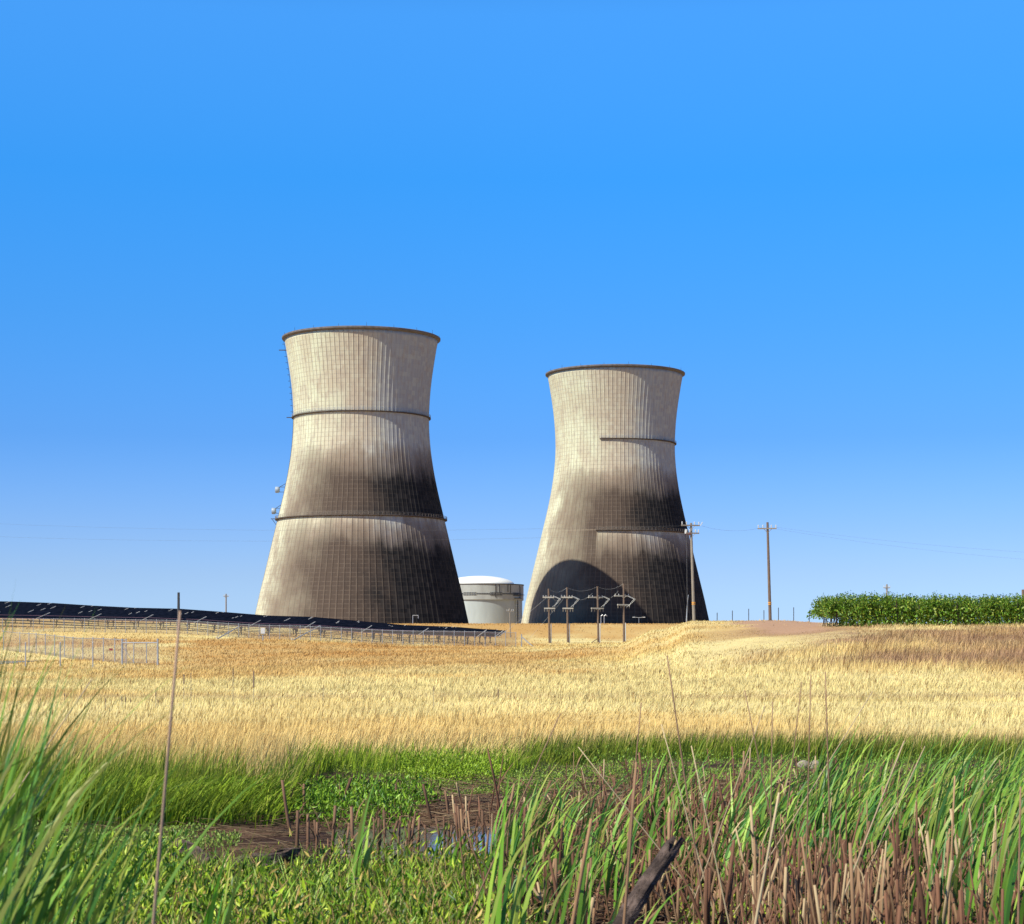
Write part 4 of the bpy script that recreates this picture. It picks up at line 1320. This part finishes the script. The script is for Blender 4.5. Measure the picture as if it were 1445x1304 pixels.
stalk('thin brown stalk leaning right, left of the tallest stalk', 904, 991, 893, 1110, 11, 4, BR, GT)
stalk('brown stalk leaning right in the middle of the picture above the reeds', 786, 1006, 748, 1090, 10, 3.6, BR, GT)
stalk('short left leaning brown stalk right of the tallest stalk', 1053, 974, 1085, 1130, 10.5, 3.4, BR, GT)
stalk('upright brown stalk among the group on the right, leftmost and shortest', 1090, 990, 1087, 1200, 10, 3.4, BR, GT)
stalk('upright brown stalk in the right group, just left of the pair', 1130, 962, 1112, 1120, 10.6, 3, BR, GT)
stalk('upright brown stalk in the right group with a slight left lean at its tip', 1144, 952, 1138, 1200, 9.8, 3.6, BR, GT)
stalk('tall upright brown stalk, rightmost of the close group', 1165, 948, 1172, 1180, 9.4, 4.2, BR, GT)
stalk('thin tan stalk leaning far right above the right hand reeds', 1226, 974, 1160, 1080, 10.8, 3.0, TN, GT)
stalk('thin tan stalk leaning far right in front of the lone stalks', 1076, 995, 1045, 1080, 11, 2.6, TN, GT)
stalk('pale thin bent stalk leaning left before the tallest stalk', 936, 1022, 955, 1090, 11, 3.4, PL, GT)
stalk('pale stalk slanting left above the reeds in the centre', 822, 1052, 868, 1110, 11.5, 3, PL, GT)
stalk('pale stalk leaning left within the reeds left of the thick pale stalk', 978, 1052, 1003, 1170, 9.5, 3.6, PL, GT)
stalk('thick pale straw stalk slanting up right through the stubble', 1097, 1118, 1066, 1290, 8.2, 6, PL, GT)
stalk('dark bent stalk slanting left across the reeds at the centre', 796, 1094, 862, 1166, 11, 3.4, (.09, .06, .045), GT, curve=.1)
stalk('tan stalk with pale tip leaning right before the right hand reeds', 1272, 1045, 1235, 1140, 10.2, 4.5, TN, GT)
stalk('tan stalk leaning right by the right edge of the reed bed', 1301, 1052, 1265, 1130, 11, 3, TN, GT)
stalk('thick brown near stalk left of the slanted stump', 832, 1155, 806, 1300, 7.8, 9, (.30, .17, .09), GT)
stalk('tall brown stalk crossing in front of the slanted stump', 897, 1075, 880, 1300, 8.2, 6.5, (.26, .15, .085), GT)
stalk('brown upright stalk on the far right with a broken tip', 1440, 1110, 1437, 1290, 8.6, 5, BR, GT)
stalk('tall brown stalk with torn top in the right hand reeds', 1347, 1095, 1341, 1240, 9.8, 6, (.36, .22, .12), GT)
stalk('slender tan stalk at the far left of the pool behind the reeds', 122, 955, 85, 1010, 7.5, 3, TN, GT)

GS = 'broken reed stems standing in the pool'
stubs = [(417, 1225, 1150, 6), (445, 1222, 1167, 5), (466, 1219, 1138, 6), (484, 1222, 1160, 4.5), (499, 1239, 1146, 6.5), (534, 1236, 1158, 6), (526, 1222, 1150, 4), (571, 1214, 1142, 5), (588, 1228, 1164, 5),
         (626, 1212, 1136, 4.5), (651, 1204, 1125, 4.5), (637, 1215, 1150, 4), (428, 1160, 1108, 5), (545, 1232, 1150, 5), (560, 1216, 1140, 4), (600, 1218, 1150, 4), (576, 1226, 1170, 5), (582, 1222, 1160, 4)]
for q in range(36):
    stubs.append((rng.uniform(600, 860) if q > 8 else rng.uniform(400, 600), 0, 0, rng.uniform(3.5, 6)))
DISTINCT = {0: 'pale thick broken reed stem, leftmost in the pool mud', 4: 'thickest broken reed stem standing beside the green tuft in the pool', 12: 'lone dark broken stem behind the leafy patch left of the pool'}
for q, (pp, yb, yt, w) in enumerate(stubs):
    if yb == 0:
        d = rng.uniform(14.2, 20.5); hgt = rng.uniform(.22, .5); x_ = px(pp, d); lean = rng.normal(0, .12)
    else:
        d = 4760 / (yb - 915); hgt = (yb - yt) / 2800 * d; x_ = px(pp, d); lean = rng.normal(0, .07)
    z_ = H(x_, d)
    col = np.array((.17, .095, .058)) * rng.uniform(.6, 1.45)
    V, Q, C, T = stem_mesh(hgt + .04, w / 2 / 2800 * d, w / 2 / 2800 * d * .75, lean, rng.normal(0, .05), tuple(col), S=3, curve=rng.normal(0, .08), tuft=True, seed=q)
    o = np_mesh('broken_reed_stem', V, Q, C, M_STEM, tris=T)
    o.location = (x_, d, z_)
    tag(o, DISTINCT.get(q, 'brown snapped reed stem standing in the shallow pool'), 'reed stem', GS)

# ------------------------------------------------------------------ logs and rocks
def log(label, p0, p1, r0, r1, name='dead_log', seed=0, mat=None, hollow=True):
    r = random.Random(seed)
    p0, p1 = Vector(p0), Vector(p1)
    ax = p1 - p0
    q = ax.normalized().to_track_quat('Z', 'Y')
    bm = bmesh.new()
    n, S = 18, 16
    rows = []
    ph = [r.uniform(0, 6.28) for _ in range(6)]
    for k in range(S + 1):
        f = k / S
        row = []
        for i in range(n):
            t = 2 * math.pi * i / n
            rad = (r0 * (1 - f) + r1 * f) * (1 + .16 * math.sin(2 * t + ph[0]) + .11 * math.sin(3 * t + ph[1] + f * 3) + .09 * math.sin(7 * t + ph[2]) + r.uniform(-.09, .09))
            lift = ax.length * f + (r.uniform(-1.6, 1) * r1 * 1.6 if k == S else 0)
            wob = Vector((math.sin(f * 5 + ph[3]) * r0 * .25, math.sin(f * 6 + ph[4]) * r0 * .25, 0))
            row.append(bm.verts.new(q @ (Vector((rad * math.cos(t), rad * math.sin(t), lift)) + wob)))
        rows.append(row)
    for k in range(S):
        for i in range(n): bm.faces.new((rows[k][i], rows[k][(i + 1) % n], rows[k + 1][(i + 1) % n], rows[k + 1][i]))
    cv = bm.verts.new(q @ Vector((0, 0, ax.length - (r1 * 2.0 if hollow else -r1 * .2))))
    for i in range(n): bm.faces.new((rows[S][i], rows[S][(i + 1) % n], cv))
    bm.faces.new(rows[0][::-1])
    mb = MB(); mb.bm.free(); mb.bm = bm
    o = mb.build(name, mat or M_BARK, loc=p0)
    return tag(o, label, 'log')
d = 8.4
log('dark slanted rotten stump jutting up among the reeds at the bottom', (px(764, d - .2), d - .25, H(px(764, d), d) - .1), (px(953, d + .1), d + .1, pz(1192, d)), .050, .031, 'rotten_stump', 3)
def Lg(label, x0, d0, x1, d1, r0, r1, h0, h1, seed):
    a_, b_ = px(x0, d0), px(x1, d1)
    log(label, (a_, d0, H(a_, d0) + h0), (b_, d1, H(b_, d1) + h1), r0, r1, 'dead_log', seed)
Lg('dark gnarled dead log lying behind the leafy bank, left one with a raised hooked end', 300, 14.8, 252, 15.2, .075, .035, .05, .16, 11)
Lg('twisted dead log lying on the pool mud between the leafy plants and the stubs', 335, 14.6, 408, 14.9, .07, .06, .04, .13, 12)
Lg('short broken dead log resting against the twisted one', 372, 14.5, 396, 14.3, .05, .04, .03, .10, 13)
def rock(label, p, d, sx, sy, sz, seed, mat):
    r = random.Random(seed)
    bm = bmesh.new(); bmesh.ops.create_icosphere(bm, subdivisions=3, radius=1)
    ph = [r.uniform(0, 6) for _ in range(6)]
    for v in bm.verts:
        c = v.co
        k = 1 + .14 * math.sin(3.1 * c.x + ph[0]) * math.sin(2.7 * c.y + ph[1]) + .10 * math.sin(5 * c.z + ph[2]) + r.uniform(-.03, .03)
        v.co = Vector((c.x * sx * k, c.y * sy * k, max(c.z, -.5) * sz * k))
    mb = MB(); mb.bm.free(); mb.bm = bm
    x_ = px(p, d)
    o = mb.build('stone', mat, loc=(x_, d, H(x_, d) + sz * .3), smooth=True)
    return tag(o, label, 'stone')
rock('pale flat stone at the bottom edge below the centre cattails', 738, 10.6, .16, .14, .10, 1, M_ROCK)
rock('pale whitish stone on the far marsh edge, larger left one', 1135, 27.5, .11, .10, .09, 2, M_ROCK)
rock('pale whitish stone on the far marsh edge, smaller right one', 1150, 27.2, .10, .09, .08, 4, M_ROCK)
